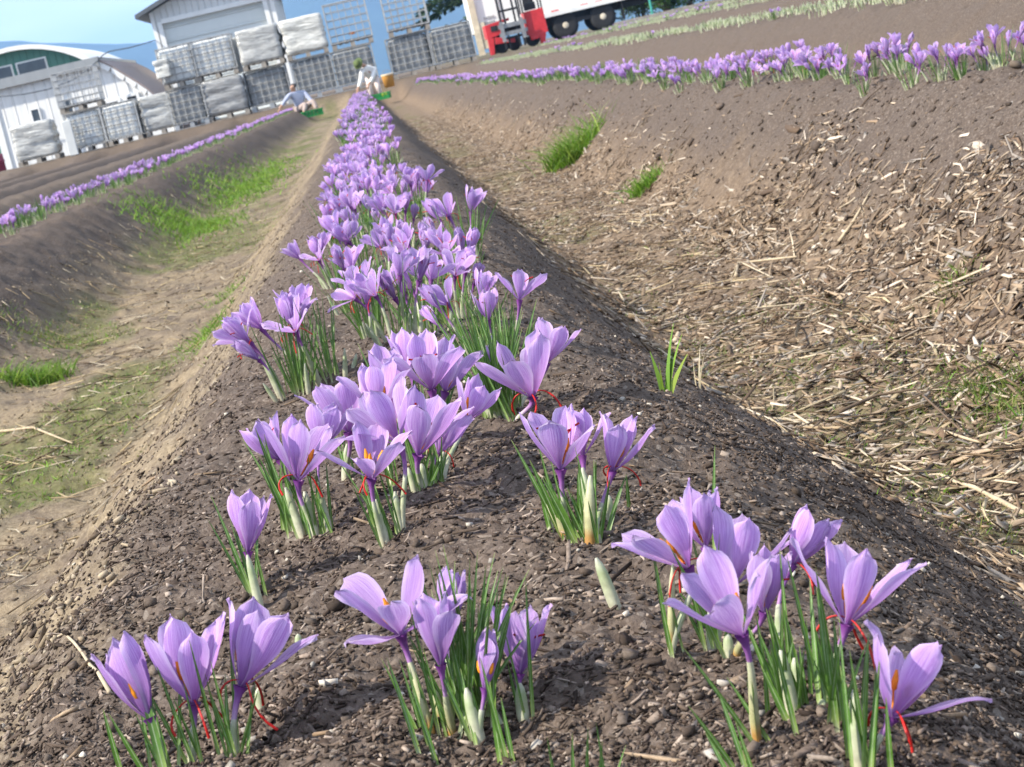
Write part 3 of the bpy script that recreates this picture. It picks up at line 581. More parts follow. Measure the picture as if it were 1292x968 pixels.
hero('largest crocus clump with one flower facing forward showing yellow stamens', (945, 890), [
    (868, 716, 822, 640, 108, 38, 5, 853, 857, .03, 2), (925, 738, 948, 640, 104, 34, 6, 906, 842, .04, 0), (936, 800, 898, 716, 112, 44, 24, 959, 952, -.05, 0), (964, 772, 974, 702, 84, 24, 5, 930, 843, .0, 1), (1000, 712, 1032, 652, 82, 22, 0, 990, 868, .06, 2), (890, 690, 872, 610, 80, 24, 0, 905, 835, .09, 0)],
    [(985, 895, 925, 745, 6), (990, 895, 950, 805, 8), (1000, 930, 960, 840, 9), (1010, 950, 975, 800, 7), (1015, 900, 990, 770, 8), (1040, 920, 1022, 730, 8), (1050, 900, 1032, 730, 7), (905, 720, 902, 562, 5), (958, 950, 948, 860, 9), (1000, 880, 970, 770, 8)],
    [(1000, 915, 985, 800, 26, 14, 7)], [(853, 857, 849, 712, 9, 1), (905, 842, 896, 790, 14, 0), (924, 846, 918, 800, 13, 0), (959, 952, 948, 885, 12, 0), (1005, 920, 985, 820, 16, 0), (1015, 905, 1002, 830, 13, 0)])
hero('single wide open crocus on a dark purple stem second from the bottom right corner', (1052, 915), [(1068, 788, 1092, 676, 126, 34, 4, 1050, 918, 0, 2)],
    [(1058, 940, 1030, 740, 7), (1070, 950, 1052, 780, 8), (1062, 930, 1040, 800, 9), (1090, 955, 1096, 800, 7), (1048, 920, 1024, 790, 6)], [(1066, 945, 1050, 800, 16, 7, 7)], [(1042, 920, 1040, 885, 11, 0)])
hero('single half open crocus with long red stigma in the bottom right corner', (1092, 985), [(1125, 905, 1168, 812, 128, 36, 2, 1092, 990, 0, 2)],
    [(1090, 1000, 1096, 800, 7), (1100, 1000, 1110, 830, 8), (1085, 990, 1060, 840, 9), (1075, 985, 1060, 850, 6), (1130, 1005, 1118, 880, 8)], [], [(1088, 990, 1078, 870, 20, 0)])
hero('flowerless young tuft of crocus leaves at the bottom edge between the two front clumps', (935, 985), [], [(938, 990, 868, 890, 7), (945, 985, 905, 870, 7), (955, 990, 928, 910, 6), (925, 990, 890, 925, 6)], [])
hero('thin flowerless crocus leaves pushing up at the bottom edge of the picture', (735, 990), [], [(700, 995, 690, 930, 5), (720, 995, 722, 925, 5), (735, 992, 742, 918, 5), (750, 995, 760, 935, 5), (775, 990, 790, 940, 5), (765, 998, 752, 912, 4)], [])

# prototypes for the rest of the rows
def proto_parts(rnd, nf, nl, spread=0.03, h=(0.055, 0.085), lo=False, leafh=0.11):
    """a clump's flowers (arrays), leaves and loose sheaths around its own origin"""
    fl = []
    for k in range(nf):
        a = rnd.uniform(0, 6.28); rr = spread * math.sqrt(rnd.random()); b = np.array([rr * math.cos(a) * .7, rr * math.sin(a) * .7, -0.004])
        hh = rnd.uniform(*h); T = np.array([rr * math.cos(a) * 1.35 + rnd.gauss(0, .008), rr * math.sin(a) * 1.35 + rnd.gauss(0, .008), hh])
        A = np.array([(T[0]) * 9 + rnd.gauss(0, .2), T[1] * 9 + rnd.gauss(0, .2), 1.0]); A /= np.linalg.norm(A); L = rnd.uniform(0.040, 0.050)
        fr = frame_z(A, rnd.uniform(0, 1)); acc = Acc(); path = stem_path(b, T, A, 6 if lo else 10)
        acc.add(*stem_geo(path, L), 1); acc.add(*sheath_geo(path, rnd.uniform(.5, .75), 0.003), 2)
        opn = R(rnd.choice([4, 8, 20, 28, 34, 42, 52]))
        for p in six(T, fr, L, opn, rnd, 5 if lo else 9, 3 if lo else 5): acc.add(*p, 0)
        if not lo: stigma_geo(acc, T, fr, L, rnd, rnd.random() < .2, 3)
        fl.append(acc)
    la = Acc()
    for k in range(nl):
        a = rnd.uniform(0, 6.28); rr = spread * rnd.random() * .6; b = np.array([rr * math.cos(a), rr * math.sin(a), -.004]); hh = leafh * rnd.uniform(.5, 1.1); o = rnd.gauss(0, .3)
        la.add(*leaf_geo(b, b + [hh * math.cos(a) * abs(o), hh * math.sin(a) * abs(o), hh], rnd.uniform(.002, .0032) * (1.4 if lo else 1), .05, rnd, 5 if lo else 8))
    for k in range(rnd.randint(2, 4)):
        a = rnd.uniform(0, 6.28); b = np.array([spread * .8 * math.cos(a), spread * .8 * math.sin(a), -.004]); la.add(*tube_uv(np.linspace(b, b + [.012 * math.cos(a), .012 * math.sin(a), rnd.uniform(.02, .045)], 5), np.array([.003, .0033, .003, .0022, .0008]), 6), 1)
    return fl, la
FM = [M['petal'], M['tube'], M['sheath'], M['stigma']]; LM = [M['leaf'], M['sheath']]
PROTO = []; rnd = random.Random(5)
for k in range(8):
    fl, la = proto_parts(rnd, [2, 4, 4, 2, 5, 3, 2, 4][k], [16, 14, 20, 30, 16, 18, 12, 36][k], [.028, .034, .04, .03, .045, .034, .022, .04][k])
    PROTO.append(([a.mesh('flower', FM) for a in fl], la.mesh('leaves', LM)))
FAR = []
def merge(dst, src, mmap):
    for V, Fq, U, I in zip(src.V, src.F, src.U, src.I):
        dst.V.append(V); dst.U.append(U); dst.F.append(Fq + dst.n if False else Fq - Fq.min() + dst.n); dst.I.append(np.array([mmap[i] for i in I])); dst.n += len(V)
for k in range(8):
    fl, la = proto_parts(rnd, [3, 3, 4, 2, 5, 3, 2, 4][k], [18, 20, 24, 28, 16, 20, 20, 26][k], .045, lo=True, leafh=.12)
    acc = Acc()
    for a in fl: merge(acc, a, [0, 1, 2, 4])
    merge(acc, la, [3, 2]); FAR.append((acc, acc.mesh('crocus_clump', [M['petal'], M['tube'], M['sheath'], M['leaf'], M['stigma']])))
STUB = []
for k in range(4):
    acc = Acc()
    for q in range(9):
        a = rnd.uniform(0, 6.28); b = np.array([rnd.gauss(0, .05), rnd.gauss(0, .06), -.004]); acc.add(*tube_uv(np.linspace(b, b + [.02 * math.cos(a), .02 * math.sin(a), rnd.uniform(.03, .08)], 5), np.array([.0045, .005, .0045, .003, .001]) * 1.3, 5), 0)
    for q in range(4): b = np.array([rnd.gauss(0, .05), rnd.gauss(0, .06), -.004]); acc.add(*leaf_geo(b, b + [rnd.gauss(0, .03), rnd.gauss(0, .03), rnd.uniform(.05, .09)], .004, .05, rnd, 5), 1)
    STUB.append(acc)

spots = []                                   # (depth, x, y, proto, row)
def add_spot(x, y, row, pr=None): spots.append((y, x, y, random.randrange(8) if pr is None else pr, row))
for px, py, pr in [(375, 492, 7), (415, 478, 1), (440, 398, 6), (506, 448, 2), (536, 430, 4), (604, 452, 7), (572, 402, 7), (486, 378, 0), (428, 360, 1), (528, 276, 0), (640, 450, 3), (470, 425, 3), (455, 350, 5), (540, 372, 4), (505, 350, 2), (592, 330, 7), (580, 372, 4)]:
    p = ground_px(px, py); add_spot(p[0], p[1], 'middle', pr)
y = 4.3
while y < 56.5:
    wl, wr = (-.17, .08) if y < 12 else (-.22, .10)
    add_spot(random.uniform(wl, wr), y, 'middle'); y += (0.15 if y < 10 else 0.20 if y < 18 else 0.26 if y < 30 else 0.30) * random.uniform(.6, 1.4)
for px, py, pr in [(1090, 116, 6), (1150, 112, 0), (1185, 106, 4), (1213, 104, 3), (1243, 96, 3), (1266, 96, 4), (1290, 84, 5)]:
    p = ground_px(px, py); add_spot(p[0], p[1], 'right', pr)
y = 6.15
while y < 56.5:
    add_spot(1.57 + random.gauss(0, .055), y, 'right'); y += (0.12 if y < 12 else 0.17 if y < 20 else 0.26) * random.uniform(.6, 1.4)
y = 9.0
while y < 56.5:
    if y > 13 or random.random() < .8: add_spot(-2.0 + random.gauss(0, .06), y, 'left')
    y += (0.13 if y < 20 else 0.21 if y < 30 else 0.28) * random.uniform(.6, 1.4)
spots.sort()
THINGS = 286; used = [False] * 8; rest = {}; pos_t = []
LAB = {('middle', 0): 'lilac crocus clump in the thick of the middle row behind the big front clumps', ('middle', 1): 'small distant crocus clump in the dense purple far stretch of the middle row',
       ('right', 0): 'crocus clump with pale sheaths on the bed crest beyond the wood litter', ('right', 1): 'small distant crocus clump on the bed crest beyond the wood litter',
       ('left', 0): 'crocus clump on the crest of the dark shaded bed left of the mossy furrow', ('left', 1): 'small distant crocus clump on the far left bed towards the seated picker'}
GRP = {'middle': 'crocus clumps along the middle row', 'right': 'crocus clumps along the bed right of the wood litter', 'left': 'crocus clumps along the bed left of the mossy furrow'}
def merge_at(dst, src, x, y, z, rz, s):
    c, sn = math.cos(rz) * s, math.sin(rz) * s
    for V, Fq, U, I in zip(src.V, src.F, src.U, src.I):
        W = np.stack([V[:, 0] * c - V[:, 1] * sn + x, V[:, 0] * sn + V[:, 1] * c + y, V[:, 2] * s + z], 1)
        dst.V.append(W); dst.U.append(U); dst.F.append(Fq - Fq.min() + dst.n); dst.I.append(I); dst.n += len(V)
for i, (d, x, y, pr, row) in enumerate(spots):
    z = gz(x, y); rz = random.uniform(0, 6.28); s = random.uniform(.84, 1.10) * (1.0 if row == 'middle' else .94)
    far = y > 11
    if i < THINGS:
        if far:
            o = link('crocus_clump', FAR[pr][1], None, (x, y, z)); o.rotation_euler = (0, 0, rz)
        else:
            o = empty('crocus_clump', (x, y, z), rz); fm, lm = PROTO[pr]
            for m in fm: link('flower', m, o)
            link('leaves', lm, o)
        o.scale = (s, s, s); tag(o, LAB[(row, int(far))], 'crocus', GRP[row])
    else:
        merge_at(rest.setdefault(row, Acc()), FAR[pr][0], x, y, z, rz, s)
for row, acc in rest.items(): tag(link('distant_crocuses', acc.mesh('distant_crocuses', [M['petal'], M['tube'], M['sheath'], M['leaf'], M['stigma']])), kind='stuff')
def stub_row(x0, y0, y1, step, flower):
    acc = Acc(); y = y0
    while y < y1:
        x = x0 + random.gauss(0, .07); merge_at(acc, STUB[random.randrange(4)], x, y, gz(x, y), random.uniform(0, 6), 1.0)
        y += step * random.uniform(.5, 1.5)
    tag(link('crocus_stubble', acc.mesh('crocus_stubble', [M['sheath'], M['leaf']])), kind='stuff')
    if flower:
        acc = Acc(); y = y0
        while y < y1:
            if random.random() < flower: x = x0 + random.gauss(0, .08); merge_at(acc, FAR[random.randrange(8)][0], x, y, gz(x, y), random.uniform(0, 6), .85)
            y += .35
        tag(link('distant_crocuses', acc.mesh('distant_crocuses', [M['petal'], M['tube'], M['sheath'], M['leaf'], M['stigma']])), kind='stuff')
stub_row(3.40, 9, 57, .16, .12); stub_row(5.16, 14, 57, .22, .30); stub_row(6.9, 20, 57, .3, .25)

# ------------------------------------------------------------------ farmyard behind the rows
M['white_metal'] = None
def siding(name, c, pitch=0.25, axis=0, rough=0.55, dirt=0.12):
    t = NT(name); co = t.n('ShaderNodeTexCoord').outputs['Object']; s = t.n('ShaderNodeSeparateXYZ'); t.l(co, s.inputs[0])
    ph = t.math('FRACT', t.math('DIVIDE', s.outputs[axis], pitch)); rib = t.ramp(ph, [(0.0, (0, 0, 0)), (0.06, (1, 1, 1)), (0.16, (1, 1, 1)), (0.22, (0, 0, 0))])
    n = t.noise(1.3, co, 6, 0.7); st = t.n('ShaderNodeMapping'); st.inputs['Scale'].default_value = (3, 3, 0.25); t.l(co, st.inputs[0]); n2 = t.noise(2.0, st.outputs[0], 5, 0.7)
    col = t.mix(t.ramp(n2, [(0.45, (0, 0, 0)), (0.75, (dirt * 2,) * 3)]), c, tuple(x * 0.62 for x in c)); col = t.mix(t.math('MULTIPLY', n, dirt), col, (0.35, 0.31, 0.26))
    return t.done(t.bsdf(col, rough, t.bump(rib, 0.8, 0.05), 0, 0.35).outputs[0])
M['siding'] = siding('white_siding', (0.62, 0.625, 0.60)); M['barn_white'] = siding('barn_white', (0.74, 0.745, 0.72), 0.4, 0, 0.6, 0.2)
M['door'] = siding('door_panel', (0.60, 0.635, 0.61), 0.55, 2, 0.5, 0.05); M['teal'] = siding('teal_cladding', (0.045, 0.19, 0.15), 0.3, 0, 0.55, 0.2)
M['trim'] = simple('white_trim', (0.72, 0.72, 0.69), 0.5, 0, 0.08, 2); M['roof_grey'] = siding('grey_roof', (0.26, 0.28, 0.29), 0.3, 1, 0.45, 0.25)
M['roof_rust'] = siding('rusty_roof', (0.21, 0.145, 0.135), 0.3, 1, 0.6, 0.6); M['dark'] = simple('dark_opening', (0.02, 0.022, 0.022), 0.3, 0, 0.3, 3); M['glass'] = simple('window_glass', (0.05, 0.06, 0.065), 0.12, 0, 0.4, 2, 0.6)
M['soffit'] = simple('dark_soffit', (0.10, 0.11, 0.12), 0.7); M['galv'] = simple('galvanised_steel', (0.37, 0.375, 0.37), 0.45, 0.5, 0.25, 9)
M['pallet'] = simple('weathered_pallet', (0.28, 0.25, 0.21), 0.85, 0, 0.35, 8); M['plate'] = simple('plastic_pallet', (0.09, 0.09, 0.09), 0.6, 0, 0.3, 6)
M['tank'] = simple('white_tank', (0.54, 0.55, 0.53), 0.35, 0, 0.15, 2.0); M['tank_grey_shade'] = simple('grey_shade_tank', (0.22, 0.225, 0.22), 0.4, 0, 0.35, 2.5)  # the grey also paints in the shaded gaps seen between cage bars
M['cap'] = simple('black_cap', (0.02, 0.02, 0.02), 0.5); M['cap_orange'] = simple('orange_cap', (0.55, 0.19, 0.05), 0.5)
def film(name, c):
    t = NT(name); co = t.n('ShaderNodeTexCoord').outputs['Object']; mp = t.n('ShaderNodeMapping'); mp.inputs['Scale'].default_value = (1.6, 1.6, 9); t.l(co, mp.inputs[0])
    n = t.noise(1.6, mp.outputs[0], 6, 0.65, 0.8); col = t.ramp(n, [(0.3, tuple(x * 0.4 for x in c)), (0.5, tuple(x * .85 for x in c)), (0.7, tuple(min(.9, x * 1.3) for x in c))])  # streak tones paint wrinkle shade and bright glints into the colour
    return t.done(t.bsdf(col, 0.22, t.bump(n, 0.7, 0.05), 0, 0.6).outputs[0])
M['film_white'] = film('white_film', (0.62, 0.61, 0.55)); M['film_grey'] = film('grey_film', (0.29, 0.29, 0.28)); M['film_pale'] = film('pale_film', (0.43, 0.43, 0.405))
YZ = yard_z(0)
def front_wall(mb, outline, Y, th):
    mb.poly([(x, Y, z) for x, z in outline], (0, th, 0)); return mb

# --- caged tanks
def cage_mb(w, d, h, z0, nv=5, nh=4, r=0.012):
    m = MB(); x, y = w / 2, d / 2
    for k in range(nh + 1):
        z = z0 + 0.02 + (h - 0.04) * k / nh; rr = r * (1.5 if k in (0, nh) else 1)
        for a, b in (((-x, -y), (x, -y)), ((x, -y), (x, y)), ((x, y), (-x, y)), ((-x, y), (-x, -y))): m.tube([(*a, z), (*b, z)], rr, 4)
    for i in range(nv + 1):
        u = -x + w * i / nv; rr = r * (1.5 if i in (0, nv) else 1)
        for yy in (-y, y): m.tube([(u, yy + (.006 if yy < 0 else -.006), z0), (u, yy + (.006 if yy < 0 else -.006), z0 + h)], rr, 4)
    for i in range(1, nv):
        v = -y + d * i / nv
        for xx in (-x, x): m.tube([(xx * .995, v, z0), (xx * .995, v, z0 + h)], r, 4)
    return m
def pallet_mb(w, d, h=0.16):
    m = MB()
    for i in range(7): m.box((-w / 2 + w * (i + .5) / 7, 0, h - .011), (w / 7 * .72, d, .022))
    for yy in (-d / 2 + .05, 0, d / 2 - .05):
        m.box((0, yy, .011), (w, .09, .018))
        for xx in (-w / 2 + .07, 0, w / 2 - .07): m.box((xx, yy, h / 2), (.13, .088, h - .05))
    return m
def soft_block(w, d, h, z0, amp, seed, name, mat, parent):
    bm = bmesh.new(); bmesh.ops.create_cube(bm, size=1.0); bmesh.ops.subdivide_edges(bm, edges=list(bm.edges), cuts=11, use_grid_fill=True)
    P = np.array([v.co[:] for v in bm.verts]); P *= [w, d, h]
    q = np.abs(P) / (np.array([w, d, h]) / 2); e = (q ** 18).sum(1) ** (1 / 18); P = P / np.maximum(e, 1)[:, None] ** 1.0
    n = fbm((P[:, 0] + P[:, 1]) * 2.2 + seed, P[:, 2] * 11 + seed * 3, seed, 3) - 0.5; nr = P / (np.linalg.norm(P, axis=1)[:, None] + 1e-6); nr[:, 2] *= 0.3
    P = P + nr * (n * amp)[:, None]
    for v, p in zip(bm.verts, P): v.co = (p[0], p[1], p[2] + z0 + h / 2)
    me = bpy.data.meshes.new(name); bm.to_mesh(me); bm.free(); me.materials.append(mat)
    for p in me.polygons: p.use_smooth = True
    return link(name, me, parent)
TG = 'caged tanks stacked in a row across the yard'
def tote(cx, Y, tier, kind, label, rz=0.0, w=1.2, d=1.0, h=1.0, mat=None):
    z = YZ + tier * 1.18 + 0.005; o = tag(empty('caged_tank', (cx, Y, z), rz), label, 'caged tank', TG); s = random.randrange(999)
    pallet_mb(w, d).build('pallet', M['pallet'] if kind != 'dark' else M['galv'], o)
    if kind == 'wrap':
        soft_block(w * 1.0, d * 1.0, h, 0.155, 0.16, s, 'film_wrap', mat, o)
    else:
        cage_mb(w, d, h, 0.165, 6 if w > 1.1 else 5, 5).build('cage', M['galv'], o)
        if kind in ('full', 'dark'):
            t = soft_block(w - .08, d - .08, h - .06, 0.17, 0.02, s, 'tank', mat or M['tank'], o)
            MB().lathe([(.085, 0), (.085, .05), (.075, .06)], (0, 0, 0.17 + h - .065), 12).build('cap', M['cap'], t)
        if kind == 'open':
            MB().box((0, 0, .20), (w - .06, d - .06, .05)).build('tray', M['plate'], o)
    return o
TY = 60.0
def txx(px, py): return at_y(px, py, TY)[0]
TL = [
 (48, 182, 0, 'wrap', 'film_pale', 'grey white film wrapped tank at the left end of the row of tanks', 1.2, 0),
 (112, 172, 0, 'full', 'tank', 'low caged white tank with a see through cage standing on top of it', 1.0, .03),
 (158, 160, 0, 'full', 'tank', 'caged white tank on the ground right below the wide dark barn opening', 1.0, -.04),
 (203, 148, 0, 'wrap', 'film_pale', 'film wrapped tank on the ground where the curved barn roof ends', 1.0, .05),
 (104, 132, 1, 'open', None, 'empty see through cage on top of the low caged tank before the white barn wall', 1.2, 0),
 (240, 138, 0, 'dark', 'tank_grey_shade', 'shade grey caged tank, lowest of the stack under a caged tank with a white bag', 1.0, 0),
 (230, 103, 1, 'full', 'tank', 'caged tank with a crumpled white bag hung at its corner, before the shed door frame', 1.0, .03),
 (287, 130, 0, 'wrap', 'film_grey', 'grey film wrapped tank under the caged tank with the evenly gridded white front', 1.2, 0),
 (272, 78, 1, 'full', 'tank', 'caged white tank with an evenly gridded front, before the grey shed door', 1.2, 0),
 (340, 115, 0, 'dark', 'tank_grey_shade', 'grey barred caged tank under a shiny wrapped tank, behind the seated picker', 1.2, 0),
 (330, 63, 1, 'wrap', 'film_pale', 'shiny film wrapped tank on top of the stack before the right door frame', 1.2, -.03),
 (400, 105, 0, 'dark', 'tank_grey_shade', 'barred caged tank under the brightest film wrapped tank, right behind the green crate', 1.2, .02),
 (385, 53, 1, 'wrap', 'film_white', 'brightest cream white film wrapped tank, on top of the stack right of the shed corner', 1.2, .02),
 (449, 93, 0, 'dark', 'tank_grey_shade', 'shade grey caged tank on the ground behind the picker in white', 1.2, 0),
 (442, 42, 1, 'open', None, 'tall empty cage with an orange cap inside, topping the stack behind the picker in white', 1.2, 0),
 (519, 78, 0, 'full', 'tank_grey_shade', 'grey caged tank on the ground right of the orange bucket', 1.2, 0),
 (514, 29, 1, 'open', None, 'empty cage seen against blue hills, on the stack left of the conifer', 1.2, 0),
 (572, 66, 0, 'full', 'tank_grey_shade', 'low grey caged tank standing alone beside the cream rear post of the white trailer', 1.2, 0),
]
TT = []
for (px, py, tier, kind, mt, lab, w, rz) in TL:
    TT.append(tote(txx(px, py), TY + random.uniform(-.1, .1), tier, kind, lab, rz, w, 1.0, 1.0 if (px, py) != (442, 42) else 1.15, M[mt] if mt else None))
MB().lathe([(.09, 0), (.09, .06), (.07, .08)], (0.05, -.1, .35), 12).build('cap', M['cap_orange'], TT[14])
soft_block(.42, .3, .5, .30, .12, 5, 'bag', M['film_white'], TT[6]).location = (-.42, -.62, .05)
for px, py in ((88, 172), (297, 72)):
    p = at_y(px, py, TY - .7 if py > 100 else TY); z0 = YZ if py > 100 else YZ + 1.2
    lab = 'white upright plastic sheet stood on edge between two low tanks' if py > 100 else 'white upright plastic sheet wedged between two upper tanks before the shed door'
    tag(MB().box((0, 0, .5), (.26, .14, 1.0)).build('plastic_sheet', M['tank'], None, False, .02), lab, 'sheet').location = (float(p[0]), float(p[1]), z0)

# --- gable fronted shed with a big roller door
SY = 82.0
a = at_y(188, 17, SY); b = at_y(347, 10, SY); SX0, SX1 = a[0], b[0]; EZ = a[2]; dl = at_y(204, 29, SY); dr = at_y(331, 3, SY); DZ = (dl[2] + dr[2]) / 2
shed = tag(empty('metal_shed', ((SX0 + SX1) / 2, SY, YZ)), 'tall white metal shed with a gable roof and a big grey roller door', 'shed')
cx = (SX0 + SX1) / 2; hw = (SX1 - SX0) / 2; ez = EZ - YZ; pk = ez + hw * math.tan(R(19)); d0, d1, dz = dl[0] - cx, dr[0] - cx, DZ - YZ
m = MB(); front_wall(m, [(-hw, -.3), (d0, -.3), (d0, dz), (d1, dz), (d1, -.3), (hw, -.3), (hw, ez), (0, pk), (-hw, ez)], 0, .18)
m.box((hw - .09, 6.1, ez / 2 - .1), (.18, 11.8, ez)); m.box((-hw + .09, 6.1, ez / 2 - .1), (.18, 11.8, ez)); front_wall(m, [(-hw + .2, -.3), (hw - .2, -.3), (hw - .2, ez), (0, pk - .1), (-hw + .2, ez)], 12.0, .18); m.build('wall', M['siding'], shed)
m = MB(); tn = math.tan(R(19)); ov = .5
for sgn in (-1, 1):
    m.poly([(0, -.7, pk + .03), (sgn * (hw + ov), -.7, ez - ov * tn + .03), (sgn * (hw + ov), 12.7, ez - ov * tn + .03), (0, 12.7, pk + .03)], (0, 0, .16))
m.build('roof', M['soffit'], shed)
dd = MB().box(((d0 + d1) / 2, .22, dz / 2 - .1), (d1 - d0 + .3, .06, dz + .25)).build('roller_door', M['door'], shed)
m = MB(); m.box((d0 - .09, -.03, dz / 2), (.18, .06, dz + .2)); m.box((d1 + .09, -.03, dz / 2), (.18, .06, dz + .2)); m.box(((d0 + d1) / 2, -.032, dz + .10), (d1 - d0 - .01, .05, .18)); m.build('door_frame', M['trim'], shed)
for s_ in (-1, 1): MB().box((s_ * (hw - .07), -.02, ez / 2), (.15, .05, ez)).build('corner_trim', M['trim'], shed)

# --- low white barn with half an arched roof
BY = 74.0
def bp(px, py, Y=BY): p = at_y(px, py, Y); return p[0], p[2] - YZ
x0, _ = bp(8, 215); xe, ze = bp(120, 78); barn = tag(empty('white_barn', (x0, BY, YZ)), 'low white barn with a flat fascia and a half arched rusty roof end', 'barn')
arc = [(120, 78), (140, 87), (158, 98), (173, 107), (186, 116), (196, 125), (203, 133)]; A_ = [(bp(*q)[0] - x0, bp(*q)[1]) for q in arc]
lx, lz = A_[-1]; A_ += [(lx + .35, lz * .6), (lx + .55, 0.0)]
m = MB(); front_wall(m, [(0, -.2), (A_[-1][0], -.2)] + [p for p in A_[::-1]] + [(0, A_[0][1])], 0, .2); m.box((.1, 6, A_[0][1] / 2), (.2, 11.5, A_[0][1])); m.build('wall', M['barn_white'], barn)
m = MB()
for p, q in zip(A_[:-1], A_[1:]): m.poly([(p[0], -.1, p[1] + .02), (q[0], -.1, q[1] + .02), (q[0], 12, q[1] + .02), (p[0], 12, p[1] + .02)], (.05, 0, .10))
m.build('arched_roof', M['roof_rust'], barn)
m = MB(); m.box((A_[0][0] / 2, 6, A_[0][1] + .08), (A_[0][0] + .3, 12.4, .12)); m.build('flat_roof', M['roof_grey'], barn)
m = MB(); m.box((A_[0][0] / 2 - .1, -.16, A_[0][1] - .02), (A_[0][0] + .5, .22, .34)); m.build('fascia', M['roof_grey'], barn)
m = MB()
for p, q in zip(A_[:-1], A_[1:]):
    m.poly([(p[0], -.13, p[1] - .14), (q[0] - .1, -.13, q[1] - .08), (q[0] + .03, -.13, q[1] + .05), (p[0] + .03, -.13, p[1] + .05)], (0, .12, 0))
m.build('arch_trim', M['trim'], barn)
for (px0, py0, px1, py1, wide) in ((41, 138, 50, 153, 0), (82, 126, 91, 142, 0), (133, 129, 151, 146, 1), (162, 121, 174, 138, 1)):
    ax, az = bp((px0 + px1) / 2, (py0 + py1) / 2); ww = (px1 - px0) * BY / F * .97; hh = (py1 - py0) * BY / F * .93; ax -= x0; fr = .1 if wide else .05
    m = MB(); m.box((ax - ww / 2 - fr / 2, -.03, az), (fr, .07, hh + 2 * fr)); m.box((ax + ww / 2 + fr / 2, -.03, az), (fr, .07, hh + 2 * fr)); m.box((ax, -.03, az + hh / 2 + fr / 2), (ww - .01, .065, fr)); m.box((ax, -.03, az - hh / 2 - fr / 2), (ww - .01, .065, fr)); fo = m.build('window', M['trim'], barn)
    MB().box((ax, -.005, az), (ww, .03, hh)).build('pane', M['glass'] if not wide else M['dark'], fo)
px_ = bp(66, 95)[0] - x0; MB().tube([(px_, -.12, A_[0][1] - .2), (px_ + .03, -.12, .1)], .05, 8).build('downpipe', M['roof_grey'], barn)
MB().box((.13, -.03, A_[0][1] / 2 - .15), (.24, .05, A_[0][1] - .3)).build('corner_trim', M['trim'], barn)

# --- second arched barn behind it, teal gable
GY = 92.0; gx = at_y(12, 62, GY)[0]; gz_ = at_y(28, 62, GY)[2] - YZ; gr = 4.8
teal = tag(empty('arched_barn', (gx, GY, YZ)), 'arched barn with a teal gable and a thick white roof rim, behind the white barn', 'barn')
arcp = [(gr * math.cos(t), gz_ - gr + gr * math.sin(t)) for t in np.linspace(0, PI, 33)]
m = MB(); front_wall(m, [(-gr, -.2), (gr, -.2)] + arcp, 0, .15); m.build('wall', M['teal'], teal)
m = MB()
for p, q in zip(arcp[:-1], arcp[1:]): k = 1 + .05; m.poly([(p[0], -.5, p[1]), (q[0], -.5, q[1]), (q[0] * 1.04, -.5, q[1] + .19), (p[0] * 1.04, -.5, p[1] + .19)], (0, 14, 0))
m.build('roof', M['trim'], teal)
for wx in (-.75, .75):
    wz = gz_ - 1.15; m = MB(); m.box((wx, -.03, wz), (1.35, .06, 1.25)); fo = m.build('window', M['trim'], teal)
    m = MB()
    for zz in (-.3, .3): m.box((wx, -.075, wz + zz), (1.2, .03, .52))
    m.build('pane', M['glass'], fo)
# cable
def cable(pts, r, label):
    P = [np.array(p) for p in pts]; c = P[0].copy(); tag(MB().tube([p - c for p in P], r, 5).build('power_cable', M['soffit'], None, True), label, 'cable').location = [float(v) for v in c]
cable([at_y(196, 51, SY - .04), at_y(165, 60, 79), at_y(138, 65, 76.5), at_y(129, 70, BY + .3), at_y(127, 73, BY - .2), at_y(112, 87, BY - .5), at_y(92, 101, BY - .7), at_y(60, 113, BY - .8), at_y(30, 119, BY - .8), at_y(-40, 126, BY - .8)], .022, 'thin black power cable sagging from the shed past the barn roof edge')
p = at_y(2, 212, 70); m = MB(); m.lathe([(.24, 0), (.27, .02), (.27, .3), (.29, .32), (.29, .36), (.27, .38), (.27, .55), (.24, .58)], (0, 0, 0), 18); tag(m.build('oil_drum', simple('maroon_drum', (0.22, 0.03, 0.06), 0.5), None, True), 'maroon drum at the bottom corner of the white barn wall', 'drum').location = (float(p[0]) - .12, float(p[1]), YZ)

# --- white box trailer
TRY = 79.0
tx0 = at_y(589, 3, TRY)[0]; tl = 12.2; M['trailer'] = simple('trailer_white', (0.74, 0.74, 0.69), 0.4, 0, 0.06, 1.2); M['cream'] = simple('cream_steel', (0.60, 0.53, 0.38), 0.55, 0, 0.3, 5); M['rubber'] = simple('tyre_rubber', (0.025, 0.025, 0.026), 0.8); M['chassis'] = simple('black_chassis', (0.02, 0.02, 0.022), 0.6)
M['red'] = simple('red_paint', (0.50, 0.030, 0.035), 0.4, 0, 0.2, 4); M['steel'] = simple('grey_steel', (0.27, 0.27, 0.27), 0.45, 0.5, 0.3, 6); M['rim'] = simple('cream_rim', (0.58, 0.52, 0.40), 0.5, 0, 0.25, 6)
tr = tag(empty('box_trailer', (tx0, TRY, YZ)), 'white box trailer with tandem wheels and a cream rear post', 'trailer')
fl = .92; MB().box((tl / 2, 1.27, fl + 1.45), (tl, 2.5, 2.9)).build('box', M['trailer'], tr, False, .04)
m = MB(); m.box((tl / 2 + .3, -.02, fl + .08), (tl - .7, .05, .16)); m.build('side_rail', M['trim'], tr)
m = MB(); m.box((.13, -.05, 1.95), (.24, .12, 3.7)); m.box((.36, -.03, fl - .12), (.2, .1, 1.0)); m.box((.3, -.02, .62), (.5, .08, .1)); m.build('rear_frame', M['cream'], tr)
m = MB()
